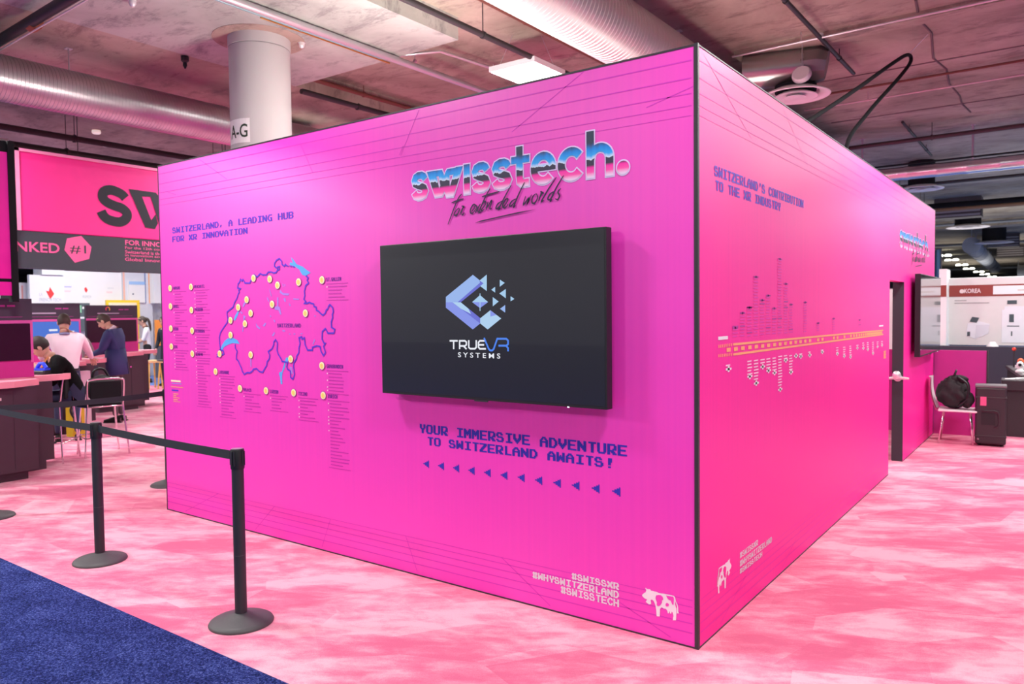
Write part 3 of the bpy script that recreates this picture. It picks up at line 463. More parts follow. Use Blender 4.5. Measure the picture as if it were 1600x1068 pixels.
for tx, k in (('#SWISSXR', 'g1'), ('#WHYSWITZERLAND', 'g2'), ('#SWISSTECH', 'g3')): p = Print(FR); pixel_text(p, tx, *D[k]); pr_build(p, 'hashtag_lettering', WINK, fp)
p = Print(FR); p.poly(D['cow']); pr_build(p, 'cow_emblem', WINK, fp)
p = Print(FR, 0.003)
for q in D['cowspots']: p.poly(q)
pr_build(p, 'cow_patches', FRONTF, fp)
# map
p = Print(FR, 0.003)
for k, l in enumerate(D['outline']): p.stroke(l, 0.0115, closed=(k == 2))
pr_build(p, 'map_border', VIOLET, fp)
for k, l in enumerate(D['lakes']): p = Print(FR); p.poly(l); pr_build(p, 'printed_lake', LAKE if k in (0, 1, 2, 8) else LAKE2, fp)
for (u, v) in D['pins'] + [e[1] for e in D['entries']]:
    p = Print(FR, 0.0045); p.cur = 0; p.disc(u, v, 0.031); p.d = 0.006; p.cur = 1; p.disc(u, v, 0.028); p.d = 0.0075; p.cur = 2; p.disc(u - 0.002, v - 0.001, 0.019)
    p.d = 0.009; p.cur = 3; p.rect(u - 0.003, v - 0.012, u + 0.001, v + 0.012)
    p.build('map_pin', None, fp, mats=[mat('coin_rim_ink', (0.45, 0.06, 0.35), 0.5), YEL2, YEL, mat('coin_shade_ink', (0.80, 0.55, 0.25), 0.5)])
rnd = random.Random(3)
pc = Print(FR); pf = Print(FR); pd = Print(FR)
for (t, pin, lab, n, wd) in D['entries']:
    u, v = lab; cwid = 0.0175 * len(t)
    pc = Print(FR); pixel_text(pc, t, u, u + cwid, v + 0.013, v - 0.013); pr_build(pc, 'city_name', CITY, fp)
    pf.rect(u, v - 0.034, u + wd, v - 0.029)
    for i in range(n):
        z = v - 0.052 - i * 0.0245; ln = rnd.uniform(0.45, 0.98) * wd
        pf.rect(u + 0.02, z - 0.004, u + ln, z + 0.003)
        if i in (0, 2, 4, 5, 6, 8) and n > 5 or i == 0: pd.rect(u + 0.002, z - 0.006, u + 0.012, z + 0.004)
    pf.rect(u, v - 0.052 - n * 0.0245, u + wd, v - 0.048 - n * 0.0245)
u0, u1 = D['swl'][0][0], D['swl'][1][0]; pc = Print(FR); pixel_text(pc, 'SWITZERLAND', u0, u1, 1.664, 1.636); pr_build(pc, 'country_name', CITY, fp)
for o in ( pr_build(pf, 'list_lines', mat('list_ink', (0.58, 0.025, 0.42), 0.5), fp), pr_build(pd, 'list_bullets', WINKS, fp)): o['kind'] = 'stuff'
for k, (a, b) in enumerate(D['legend']):
    p = Print(FR); p.rect(a[0], b[1], b[0], a[1]); pr_build(p, 'legend_bar', [YEL2, LAKE2, ORNG, VIOLET][k], fp)
p = Print(FR)
for a, b in D['legend2']: p.rect(a[0], b[1], b[0], a[1])
pr_build(p, 'legend_lines', ORNG, fp)
# fading perspective grid, top and bottom
p = Print(FR, 0.001)
for z, t in ((2.975, 0.006), (2.888, 0.0055), (2.812, 0.005), (2.752, 0.004), (2.703, 0.003)): p.rect(-4.985, z - t / 2, -0.03, z + t / 2)
for z, t in ((0.079, 0.006), (0.128, 0.0055), (0.173, 0.005), (0.214, 0.004), (0.25, 0.003)): p.rect(-4.985, z - t / 2, -0.03, z + t / 2)
for a, b in D['rays']: p.stroke([a, b], 0.0045)
for x0, x1 in ((-4.7, -4.2), (-3.7, -3.45), (-2.9, -2.8), (-1.95, -2.05), (-0.9, -1.25), (-0.15, -0.7)): p.stroke([(x0, 0.03), (x1, 0.25)], 0.0045)
pr_build(p, 'grid_lines', VFADE2, fp)['kind'] = 'stuff'
# chrome word mark: glyph centre lines and polygons in letter space (z 0 at the base line, x-height 0.182)
def s_line(x0, x1, h, w):
    a, b = x0 + w / 2, x1 - w / 2; X = lambda t: a + (b - a) * t; Z = lambda t: w / 2 + (h - w) * t
    pts = [(0.97, .80), (0.86, .93), (0.66, 1.0), (0.38, 1.0), (0.13, .93), (0.02, .78), (0.10, .62), (0.34, .54), (0.62, .48), (0.88, .39), (0.98, .23), (0.86, .07), (0.62, 0), (0.36, 0), (0.12, .07), (0.0, .22)]
    return [(X(u), Z(v)) for u, v in pts]
def arc(cx, cz, rx, rz, a0, a1, n=22): return [(cx + rx * math.cos(R_(a0 + (a1 - a0) * i / n)), cz + rz * math.sin(R_(a0 + (a1 - a0) * i / n))) for i in range(n + 1)]
def word_mark(fn, par, loc, su, mirror_u=1):
    W = 0.046; B0 = 2.455; strokes = []; polys = []
    O = -1.942
    for a, b in ((-1.944, -1.800), (-1.443, -1.301), (-1.288, -1.141)): strokes.append((s_line(a - O, b - O, 0.182, W), W * 0.95))
    for q in D['w']: polys.append([(u - O, v - B0) for u, v in q])
    polys.append([(-1.504 - O, 0), (-1.458 - O, 0), (-1.458 - O, 0.182), (-1.504 - O, 0.182)])
    polys.append([(-1.144 - O, 0.140), (-1.015 - O, 0.140), (-1.015 - O, 0.181), (-1.144 - O, 0.181)])
    strokes.append(([(-1.085 - O, 0.236), (-1.085 - O, 0.06), (-1.082 - O, 0.035), (-1.066 - O, 0.022), (-1.02 - O, 0.024)], 0.044))
    cx, cz = -0.9205 - O, 0.092; strokes.append((arc(cx, cz, 0.0635, 0.070, 0, 318), W * 0.95)); polys.append([(cx - 0.07, 0.078), (cx + 0.084, 0.078), (cx + 0.084, 0.112), (cx - 0.07, 0.112)])
    cx = -0.733 - O; strokes.append((arc(cx, cz, 0.0655, 0.070, 38, 322), W))
    polys.append([(-0.635 - O, 0), (-0.588 - O, 0), (-0.588 - O, 0.254), (-0.635 - O, 0.254)])
    strokes.append(([(-0.610 - O, 0.10)] + arc(-0.552 - O, 0.100, 0.059, 0.060, 150, 0, 12) + [(-0.493 - O, 0.0)], W))
    dot = [(-0.4125 - O + 0.036 * math.cos(k * math.pi / 12), 0.035 + 0.036 * math.sin(k * math.pi / 12)) for k in range(24)]; polys.append(dot)
    for nm, m, d, ex in (('logo_outline', LILAC, 0.0015, 0.0075), ('logo_lettering', CHROME_P, 0.0034, 0)):
        p = Print(lambda u, v, dd: fn(mirror_u * u * su, v, dd), d, 0.00004)
        for l, wd in strokes:
            if ex:
                a, b = Vector(l[0]), Vector(l[1]); c, e = Vector(l[-1]), Vector(l[-2])
                l = [tuple(a + (a - b).normalized() * ex)] + l[1:-1] + [tuple(c + (c - e).normalized() * ex)]
            p.stroke(l, wd + 2 * ex)
        for q in polys:
            p.poly(q)
            if ex: p.stroke(q, 2 * ex, closed=True)
        p.build(nm, m, par, loc=loc)
word_mark(FR, fp, (-1.942, 0, 2.455), 1.0)
p = Print(FR, 0.0052, 0.00003)
for l in D['script']:
    # resample so the pen stroke curves
    q = []
    for i in range(len(l) - 1):
        p0, p1, p2, p3 = [Vector(l[max(0, min(len(l) - 1, i + k))]) for k in (-1, 0, 1, 2)]
        for t in (0, 0.25, 0.5, 0.75): q.append(0.5 * ((2 * p1) + (p2 - p0) * t + (2 * p0 - 5 * p1 + 4 * p2 - p3) * t * t + (3 * p1 - p0 - 3 * p2 + p3) * t ** 3))
    q.append(Vector(l[-1])); p.stroke([tuple(x) for x in q], 0.0098, taper=True)
p.poly(D['underline']); pr_build(p, 'script_lettering', PLUM, fp)
# printed work on the side panel
p = Print(SI); pixel_text(p, "SWITZERLAND'S CONTRIBUTION", *D['s1']); pixel_text(p, 'TO THE XR INDUSTRY', *D['s2']); pr_build(p, 'timeline_heading', VIOLET, sp)
for tx, k in (('#SWISSXR', 'k1'), ('#WHYSWITZERLAND', 'k2'), ('#SWISSTECH', 'k3')): p = Print(SI); pixel_text(p, tx, *D[k]); pr_build(p, 'hashtag_lettering', WINK, sp)
cu0, cu1 = min(q[0] for q in D['cow']), max(q[0] for q in D['cow']); cv0, cv1 = min(q[1] for q in D['cow']), max(q[1] for q in D['cow'])
def cowm(q): return (0.470 - (q[0] - cu0) / (cu1 - cu0) * 0.215, 0.205 + (q[1] - cv0) / (cv1 - cv0) * 0.150)
p = Print(SI); p.poly([cowm(q) for q in D['cow']]); pr_build(p, 'cow_emblem', WINK, sp)
p = Print(SI, 0.003)
for l in D['cowspots']: p.poly([cowm(q) for q in l])
pr_build(p, 'cow_patches', SIDEF, sp)
p = Print(SI, 0.001)
for z, t in ((2.975, 0.006), (2.888, 0.0055), (2.812, 0.005), (2.752, 0.004), (2.703, 0.003)): p.rect(0.03, z - t / 2, 8.17, z + t / 2)
for z, t in ((0.079, 0.006), (0.128, 0.0055), (0.173, 0.005), (0.214, 0.004), (0.25, 0.003)): p.rect(0.03, z - t / 2, 5.02, z + t / 2); p.rect(5.87, z - t / 2, 8.17, z + t / 2)
for x0, x1 in ((0.08, 0.8), (1.4, 2.0), (2.8, 3.1), (4.3, 4.2), (6, 5.6)): p.stroke([(x0, 3.02), (x1, 2.72)], 0.0045)
for x0, x1 in ((0.3, 0.9), (1.4, 2.0), (2.8, 3.1), (4.3, 4.2)): p.stroke([(x0, 0.03), (x1, 0.25)], 0.0045)
pr_build(p, 'grid_lines', VFADES, sp)['kind'] = 'stuff'
p = Print(SI, 0.002)
for a, b in D['rail']: p.stroke([a, b], 0.013)
for (u, v) in D['raildash']: p.rect(u - 0.006, v - 0.008, u + 0.006, v + 0.008)
for i, (u, v) in enumerate(D['dash']):
    h_ = 0.03 if i < 27 else 0.04; p.rect(u - h_, v - 0.011, u + h_, v + 0.011)
pr_build(p, 'timeline_rails', mat('timeline_orange', (0.98, 0.42, 0.20), 0.5), sp)['kind'] = 'stuff'
p = Print(SI, 0.002); q2 = Print(SI, 0.0022)
for (u, z0, z1) in D['up']:
    wd = 0.044; z = z0
    while z < z1 - 0.02:
        p.rect(u - wd, z, u + wd * rnd.uniform(0.5, 1), z + 0.008); z += 0.0185
        if rnd.random() < 0.1: q2.rect(u - wd, z, u + wd, z + 0.007); z += 0.0185
    q2.rect(u - wd, z1 - 0.012, u + wd, z1 - 0.004); q2.rect(u - 0.012, z1 - 0.016, u + 0.012, z1)
pr_build(p, 'timeline_columns', mat('timeline_violet', (0.80, 0.03, 0.44), 0.5), sp)['kind'] = 'stuff'; pr_build(q2, 'timeline_years', mat('timeline_year_violet', (0.45, 0.03, 0.36), 0.5), sp)['kind'] = 'stuff'
p = Print(SI, 0.002); q2 = Print(SI, 0.0022)
for (u, z0, z1) in D['down']:
    wd = 0.044; z = z1 - 0.01
    while z > z0 + 0.03:
        p.rect(u - wd, z - 0.008, u + wd * rnd.uniform(0.45, 1), z); z -= 0.0185
    q2.rect(u - wd, z0 + 0.010, u + wd, z0 + 0.022); q2.rect(u - 0.014, z0, u + 0.014, z0 + 0.032)
a = D['tl_lab']; q2.rect(a[0][0], a[1][1] - 0.004, a[1][0], a[1][1] + 0.014); q2.rect(a[2][0], a[3][1], a[3][0], a[2][1])
pr_build(p, 'event_columns', WINKS, sp)['kind'] = 'stuff'; pr_build(q2, 'event_marks', WINK, sp)['kind'] = 'stuff'
p = Print(SI, 0.002)
for k in range(5): p.rect(a[4][0], a[4][1] - 0.016 * k - 0.012, a[5][0] - 0.02 * (k % 2), a[4][1] - 0.016 * k)
pr_build(p, 'timeline_note', mat('timeline_orange', (0.98, 0.42, 0.20)), sp)
word_mark(SI, sp, (0, 5.55, 2.395), 1.36)
p = Print(SI, 0.0052, 0.00003)
s0, s1 = -1.86, -1.0
for l in D['script']: p.stroke([(6.05 + (u + 1.866) * 1.2, v - 0.055) for u, v in l], 0.012)
p.poly([(6.05 + (u + 1.866) * 1.2, v - 0.055) for u, v in D['underline']]); pr_build(p, 'script_lettering', PLUM, sp)
# doorway and door
dr = MB(); dr.box(-0.116, -0.0915, 5.86, 8.1, 0.01, 2.0); dr.box(-0.112, -0.002, 5.85, 5.869, 0.0, 2.018)
d_o = dr.build('door', mat('door_edge_charcoal', (0.03, 0.028, 0.038), 0.5), BO); d_o['label'] = 'dark sliding door leaf seen edge on'
mb = MB(); mb.lathe([(0.045, -0.006), (0.045, 0.0)], seg=20); mb.xf(Matrix.Translation((-0.055, 5.847, 0.95)) @ Matrix.Rotation(R_(90), 4, 'X'))
mb.tube([(-0.055, 5.85, 0.95), (-0.055, 5.79, 0.95)], 0.018, 12); mb.tube([(-0.15, 5.79, 0.94), (-0.055, 5.785, 0.955), (0.07, 5.79, 0.945)], [0.014, 0.022, 0.013], 12)
mb.ball((-0.055, 5.78, 0.98), (0.045, 0.03, 0.05))
mb.build('door_handle', mat('satin_handle', (0.8, 0.76, 0.78), 0.3, 0.6), d_o, 40)

# ------------------------------------------------------------------ screens
def tv(label, loc, rz, glass, mark=True):
    t = thing('wall_screen', label, 'television', loc, rz)      # local: x 0..1.68, screen faces -y, z 0..0.965
    mb = MB(); mb.cbox(0, 1.68, -0.105, -0.045, 0, 0.965, 0.004); mb.build('housing', BLACK, t)
    mb = MB(); mb.box(0.011, 1.669, -0.1062, -0.1045, 0.018, 0.954); mb.build('display', glass, t)
    mb = MB(); mb.box(0.45, 1.23, -0.045, -0.012, 0.2, 0.75); mb.build('mount_plate', FRAME, t)
    mb = MB(); mb.box(0.42, 0.50, -0.03, -0.0, 0.15, 0.8); mb.box(1.18, 1.26, -0.03, -0.0, 0.15, 0.8); mb.build('wall_bracket', FRAME, t)
    mb = MB(); mb.box(0.78, 0.88, -0.108, -0.10, -0.007, 0.002); mb.build('maker_badge', FRAME, t)
    mb = MB(); mb.box(1.434, 1.443, -0.1075, -0.10, -0.003, 0.003); mb.build('power_light', led('power_glow', (0.8, 0.9, 1), 1.5), t)
    return t
GLASS = mat('display_glass', (0.010, 0.010, 0.014), 0.28, var=0.0, coat=0.3, emis=(0.004, 0.004, 0.007), es=1.0, spec=0.7)
t1 = tv('big black wall screen showing the TRUEVR logo on the long magenta wall', (-2.14, 0, 1.21), 0, GLASS)
COLR = dict(b=(0.34, 0.52, 0.95), c=(0.26, 0.33, 0.92), d=(0.15, 0.17, 0.72), l=(0.48, 0.72, 0.98), e=(0.42, 0.68, 0.95))
TF = lambda u, v, d: (u + 2.14, -0.1068 - d, v - 1.21)
for i, (c, q) in enumerate(D['mark']):
    p = Print(TF, 0.0004 + 0.00003 * i); p.poly(q); p.build('logo_facet', mat('facet_glow_' + {'b': 'blue', 'c': 'periwinkle', 'd': 'indigo', 'l': 'sky', 'e': 'ice'}[c], (0.01, 0.01, 0.01), 0.4, emis=COLR[c], es=0.85), t1)
p = Print(TF, 0.0006)
for l in D['true']: p.stroke(l, 0.0105)
a = D['systems']; wm = p.build('maker_lettering', mat('white_glow', (0.01, 0.01, 0.01), 0.4, emis=(0.9, 0.93, 1), es=0.9), t1)
font_text('S Y S T E M S', a[0][0], a[1][0], a[3], a[2], TF, 0.0006, 0.012).build('system_lettering', MATS['white_glow'], t1)
p = Print(TF, 0.0010)
for l in D['vr']: p.stroke(l, 0.0115)
p.build('vr_lettering', mat('vr_glow', (0.01, 0.01, 0.01), 0.4, emis=(0.07, 0.24, 0.92), es=0.9), t1)
t2 = tv('slim black wall screen on the pink side wall, reflecting the hall', (0.0, 6.28, 1.16), R_(90), mat('side_display_glass', (0.02, 0.02, 0.022), 0.12, var=0, spec=1.0, coat=0.6))

# ------------------------------------------------------------------ belt barriers
def barrier(x, y, label, belts=()):
    t = thing('belt_barrier', label, 'barrier post', (x, y, 0), 0, 'retractable belt barrier posts')
    mb = MB(); mb.lathe([(0.174, 0.0), (0.176, 0.008), (0.170, 0.018), (0.150, 0.028), (0.10, 0.042), (0.055, 0.055), (0.036, 0.062)], seg=48); mb.build('base', GRAPH, t, 50)
    mb = MB(); mb.lathe([(0.033, 0.05), (0.033, 0.885)], seg=28); mb.build('pole', POST, t, 50)
    mb = MB(); mb.lathe([(0.0335, 0.388), (0.0335, 0.391)], seg=28); mb.build('pole_joint', GRAPH, t)
    mb = MB(); mb.lathe([(0.0365, 0.875), (0.038, 0.882), (0.038, 0.978), (0.036, 0.984), (0.030, 0.986)], seg=28); mb.build('head', BLACK, t, 40)
    for k in range(4):
        a = R_(k * 90 + 20); mb = MB(); c, s = math.cos(a), math.sin(a)
        mb.box(0.036, 0.043, -0.010, -0.004, 0.895, 0.975); mb.box(0.036, 0.043, 0.004, 0.010, 0.895, 0.975); mb.xf(Matrix.Rotation(a, 4, 'Z')); mb.build('belt_socket', POST, t)
    mb = MB(); mb.lathe([(0.029, 0.984), (0.031, 0.9885), (0.02, 0.9895)], seg=28); mb.build('cap', mat('cap_steel', (0.45, 0.45, 0.47), 0.3, 0.8), t, 40)
    for (dx, dy, sag) in belts:
        L = math.hypot(dx, dy); n = 14; mb = MB(); vs = []
        for i in range(n + 1):
            f = i / n; z = 0.945 - sag * 4 * f * (1 - f); nx, ny = -dy / L * 0.0012, dx / L * 0.0012
            px_, py_ = dx / L * 0.036 + dx * f * (1 - 0.07 / L), dy / L * 0.036 + dy * f * (1 - 0.07 / L)
            vs += [(px_ - nx, py_ - ny, z - 0.025), (px_ - nx, py_ - ny, z + 0.025), (px_ + nx, py_ + ny, z + 0.025), (px_ + nx, py_ + ny, z - 0.025)]
        fs = [(4 * i + k, 4 * i + (k + 1) % 4, 4 * i + 4 + (k + 1) % 4, 4 * i + 4 + k) for i in range(n) for k in range(4)] + [(0, 1, 2, 3), (4 * n, 4 * n + 1, 4 * n + 2, 4 * n + 3)]
        mb.add(vs, fs); mb.build('belt', BELT, t)
    return t
barrier(-2.24, -1.13, 'black belt barrier post nearest the camera, in front of the magenta wall', [(-1.79, 0.08, 0.006)])
barrier(-4.03, -1.05, 'black belt barrier post standing on pink carpet left of the booth', [(-2.0, 0.04, 0.008)])
barrier(-6.03, -1.01, 'belt barrier post at the left edge, only its round base in frame', [(0.10, 1.56, 0.02)])
barrier(-5.93, 0.55, 'belt barrier post mostly hidden behind the left end of the booth')
# ------------------------------------------------------------------ people
def ik(S, T, l1, l2, hint):
    S, T, hint = Vector(S), Vector(T), Vector(hint); d = T - S; L = min(d.length, (l1 + l2) * 0.995); u = d.normalized()
    a = (l1 * l1 - l2 * l2 + L * L) / (2 * L); h = math.sqrt(max(0, l1 * l1 - a * a))
    p = hint - u * hint.dot(u); p = p.normalized(); return S + u * a + p * h, S + u * L
def rotx(v, a, c):
    x, y, z = v[0] - c[0], v[1] - c[1], v[2] - c[2]
    return Vector((c[0] + x, c[1] + y * math.cos(a) + z * math.sin(a), c[2] - y * math.sin(a) + z * math.cos(a)))
def skin_mesh(V, E, R, root=0, sub=1):
    me = bpy.data.meshes.new('b'); me.from_pydata([tuple(v) for v in V], E, []); me.update()
    o = bpy.data.objects.new('b', me); COL.objects.link(o)
    sk = o.modifiers.new('s', 'SKIN'); sk.use_smooth_shade = True
    for i, r in enumerate(R):
        d = me.skin_vertices[0].data[i]; d.radius = r if isinstance(r, tuple) else (r, r); d.use_root = (i == root)
    su = o.modifiers.new('u', 'SUBSURF'); su.levels = sub; su.render_levels = sub
    dg = bpy.context.evaluated_depsgraph_get(); m2 = bpy.data.meshes.new_from_object(o.evaluated_get(dg))
    vs = [tuple(v.co) for v in m2.vertices]; fs = [tuple(p.vertices) for p in m2.polygons]
    bpy.data.objects.remove(o); bpy.data.meshes.remove(me); bpy.data.meshes.remove(m2)
    return vs, fs
def person(label, loc, facing, top, legs, shoes, hair, hgt=1.75, lean=0.1, seat=None, bow=0.3, turn=0.0, hands=((0.26, 0.1, 0.85), (-0.26, 0.1, 0.85)), sleeve='long', hairstyle='short', bulk=1.0, extras=None, collar=None, feet=0.12):
    s = hgt / 1.75
    rz = math.atan2(-facing[0], facing[1]); t = thing('person', label, 'person', loc, rz)
    pz = (seat + 0.09) if seat else 0.93 * s; py = -0.02
    P = Vector((0, py, pz)); c = P
    U = lambda x, y, z: rotx((x, py + y, pz + z * s), lean, c)
    spine, chest, nb = U(0, 0, .17), U(0, -.01, .36), U(0, -.005, .52)
    hd = lambda y, z: rotx(rotx((0, py + y, pz + z * s), lean, c), bow, nb)
    nt_, hc = hd(0.015, .60), hd(0.03, .715)
    V = [P, spine, chest, nb, nt_]; R = [(.155 * bulk, .115 * bulk), (.145 * bulk, .11 * bulk), (.17 * bulk, .125 * bulk), (.075, .07), (.055, .056)]
    E = [(0, 1), (1, 2), (2, 3), (3, 4)]; bones = [('t', 0, 1), ('t', 1, 2), ('t', 2, 3), ('k', 3, 4)]
    wr = []
    for sd, ht in ((1, hands[0]), (-1, hands[1])):
        sh = U(sd * .185 * bulk, -.01, .475); el, wt = ik(sh, ht, .29 * s, .255 * s, (sd * 0.5, -0.4, -0.8))
        i = len(V); V += [sh, (sh + el) / 2, el, (el * .55 + wt * .45), wt]; r = 1.25 if sleeve == 'suit' else 1.12 if sleeve == 'long' else 1.0
        R += [.072 * bulk, .056 * r * bulk, .046 * r, .041 * r, .029]
        E += [(2, i), (i, i + 1), (i + 1, i + 2), (i + 2, i + 3), (i + 3, i + 4)]
        up = 't'; lo = 's' if sleeve == 'short' else 't'
        bones += [('t', 2, i), (up, i, i + 1), (up, i + 1, i + 2), (lo, i + 2, i + 3), (lo, i + 3, i + 4)]
        wr.append((V[i + 4], (V[i + 4] - V[i + 2]).normalized(), sd))
    ft = []
    for sd in (1, -1):
        hp = P + Vector((sd * .095, 0, -.03))
        if seat: kn = Vector((sd * .15, py + .43, pz - .02)); an = Vector((sd * .14, py + .36, pz - .46))
        else: kn = Vector((sd * .105, 0.02, .50 * s)); an = Vector((sd * feet, -.03, .10))
        i = len(V); V += [hp, (hp + kn) / 2, kn, (kn + an) / 2, an]; R += [.098 * bulk, .083, .060, .058, .045]
        E += [(0, i), (i, i + 1), (i + 1, i + 2), (i + 2, i + 3), (i + 3, i + 4)]
        bones += [('l', 0, i), ('l', i, i + 1), ('l', i + 1, i + 2), ('l', i + 2, i + 3), ('l', i + 3, i + 4)]; ft.append(an)
    vs, fs = skin_mesh(V, E, R)
    mats = [top, legs, SKIN]; mi = []
    for f in fs:
        q = Vector((0, 0, 0))
        for k in f: q += Vector(vs[k])
        q /= len(f); best = None
        for kd, a, b in bones:
            A, B = Vector(V[a]), Vector(V[b]); ab = B - A; u = max(0, min(1, (q - A).dot(ab) / ab.length_squared)); dd = (q - (A + ab * u)).length
            if best is None or dd < best[0]: best = (dd, kd)
        k = best[1]; z = q.z
        if k == 't' and (not seat) and z < pz - 0.01 and lean < 0.5: k = 'l'
        mi.append({'t': 0, 'l': 1, 's': 2, 'k': 2}[k])
    mb = MB(); mb.v = vs; mb.f = fs; mb.mi = mi
    # head, ears, nose: one skin surface with the body
    HM = Matrix.Translation(hc) @ Matrix.Rotation(-(lean + bow), 4, 'X') @ Matrix.Rotation(turn, 4, 'Z')
    h = MB(); h.cur = 2
    prof = [(.012, -.118), (.045, -.112), (.058, -.085), (.066, -.05), (.072, 0), (.075, .04), (.070, .08), (.048, .108), (.01, .12)]
    h.lathe(prof, seg=18, sy=1.27)
    h.v = [(x, y + (0.012 if z < -0.04 else 0), z) for x, y, z in h.v]
    h.tube([(0, .086, .015), (0, .106, -.018), (0, .112, -.032), (0, .092, -.040)], [.008, .011, .015, .012], 8)
    for sd in (1, -1): h.ball((sd * .076, .0, -.01), (.012, .022, .034), 10, 6)
    h.tube([(0, 0, -.10), (0, -.012, -.16)], [.054, .056], 14)
    h.xf(HM); o_ = len(mb.v); mb.v += h.v; mb.f += [tuple(i + o_ for i in f) for f in h.f]; mb.mi += [2] * len(h.f)
    # hands: palm, thumb and four curled fingers
    for w_, d, sd in wr:
        hnd = MB(); side = Vector((0, 0, 1)).cross(d); side = side.normalized() if side.length > .1 else Vector((1, 0, 0)); dn = d.cross(side).normalized()
        if dn.z > 0: dn = -dn
        pc_ = w_ + d * .045; hnd.tube([w_ - d * .02, w_ + d * .02, w_ + d * .06, w_ + d * .085], [(.026, .022), (.036, .018), (.040, .016), (.036, .012)], 10)
        for k, (o1, ln) in enumerate(((-.03, .072), (-.010, .082), (.011, .076), (.031, .060))):
            b0 = w_ + d * .08 + side * o1; hnd.tube([b0 - d * .01, b0 + d * ln * .4 + dn * .006, b0 + d * ln * .75 + dn * .022, b0 + d * ln * .85 + dn * .042], [.0095, .009, .008, .006], 7)
        tb = w_ + d * .025 - side * sd * .034; hnd.tube([tb, tb - side * sd * .022 + d * .025, tb - side * sd * .026 + d * .052 + dn * .012], [.012, .011, .008], 7)
        o_ = len(mb.v); mb.v += hnd.v; mb.f += [tuple(i + o_ for i in f) for f in hnd.f]; mb.mi += [2] * len(hnd.f)
    mb.build('body', None, t, True, mats=mats)
    f_ = MB()
    for sd in (1, -1): f_.ball((sd * .030, .083, .004), (.012, .008, .008), 8, 6)
    f_.xf(HM).build('eye_pair', EYE, t, True)
    f_ = MB(); f_.ball((0, .089, -.066), (.022, .008, .006), 8, 6); f_.xf(HM).build('mouth', LIP, t, True)
    # hair cap over crown, back and sides
    g = MB(); seg, rings = 20, 12; vs = []
    for i in range(rings + 1):
        ph = math.pi * 0.5 * (1 - i / rings * 1.75)
        for k in range(seg):
            a = 2 * math.pi * k / seg; ca, sa = math.cos(a), math.sin(a); front = max(0, sa)
            p2 = max(ph, R_(28) * front ** 0.7 - R_(38) * (1 - front)); cz = math.sin(p2); cr = math.cos(p2); rr = 1.0 + 0.03 * math.sin(5 * a + 3 * i)
            vs.append((.084 * cr * ca * rr, (.108 * cr * sa - .004) * rr, .020 + .112 * cz))
    g.add(vs, [(i * seg + k, i * seg + (k + 1) % seg, (i + 1) * seg + (k + 1) % seg, (i + 1) * seg + k) for i in range(rings) for k in range(seg)])
    if hairstyle == 'ponytail':
        g.tube([(0, -.09, .06), (0, -.135, .02), (0, -.15, -.06), (.005, -.14, -.16), (0, -.13, -.25), (0, -.12, -.31)], [.028, .034, .036, .032, .022, .006], 10)
    g.xf(HM).build('hair', hair, t, True)
    for an, sd in zip(ft, (1, -1)):
        sb = MB(); sb.tube([(an.x, an.y - .07, an.z - .055), (an.x, an.y + .0, an.z - .048), (an.x, an.y + .10, an.z - .062), (an.x, an.y + .185, an.z - .072)], [(.030, .036), (.040, .052), (.044, .036), (.026, .022)], 12)
        sb.box(an.x - .04, an.x + .04, an.y - .09, an.y + .19, an.z - .10, an.z - .085); sb.build('shoe', shoes, t, 60)
    if collar:
        m_ = MB(); m_.tube([nb + (nt_ - nb) * .05, nb + (nt_ - nb) * .55], [.074, .066], 16); m_.build('collar', collar, t, True)
    if extras: extras(t, dict(P=P, chest=chest, nb=nb, hc=hc, wr=wr, spine=spine, U=U, HM=HM))
    return t

# ------------------------------------------------------------------ ducts, pipes and lights under the ceiling
def spiral_duct(x, z, r, y0, y1, pitch, name, label, m, along='Y'):
    prof = []; n = int((y1 - y0) / pitch); vs = []; fs = []; seg = 36; rings = []
    for i in range(n):
        a = y0 + i * pitch; rings += [(a, r), (a + pitch * .76, r), (a + pitch * .84, r + min(.006, pitch * .10)), (a + pitch * .94, r + min(.006, pitch * .10))]
    for a, q in rings:
        for k in range(seg):
            t = 2 * math.pi * k / seg; c, s = q * math.cos(t), q * math.sin(t)
            vs.append((x + c, a, z + s) if along == 'Y' else (a, x + c, z + s))
    m_ = len(rings); fs = [(i * seg + k, i * seg + (k + 1) % seg, (i + 1) * seg + (k + 1) % seg, (i + 1) * seg + k) for i in range(m_ - 1) for k in range(seg)]
    fs += [tuple(range(seg)), tuple((m_ - 1) * seg + k for k in range(seg))]
    t = thing(name, label, 'duct', (0, 0, 0)); mb = MB(); mb.add(vs, fs); mb.build('duct_shell', m, t, 30); return t
def hanger(par, pts, r=0.01, m=None):
    for (x, y, z0, z1) in pts:
        mb = MB(); mb.tube([(x, y, z0), (x, y, z1)], r, 8); mb.box(x - .035, x + .035, y - .035, y + .035, z1 - .01, z1); mb.build('hanger_rod', m or CONDU, par)
d1 = spiral_duct(-7.8, 4.3, .245, -6, 22, .04, 'spiral_duct', 'ribbed silver spiral duct crossing the upper left behind the column', GALV)
hanger(d1, [(-7.8, y, 4.54, 4.8) for y in (-2.2, 0.55, 3.3, 6)], 0.009)
d2 = spiral_duct(-2.3, 4.6, .32, -7, 12, .062, 'spiral_duct', 'big pale ribbed duct overhead at the top centre', mat('pale_galvanised_duct', (0.62, 0.62, 0.60), 0.40, 0.55, var=0.08, scale=2))
hanger(d2, [(-2.3, y, 4.91, 5.05) for y in (1, 5, 9)], 0.01)
d3 = spiral_duct(12.7, 4.3, .125, -9, 11, .5, 'round_duct', 'slim shiny round duct crossing the upper right', mat('polished_duct', (0.72, 0.70, 0.74), 0.25, 0.95), 'X')
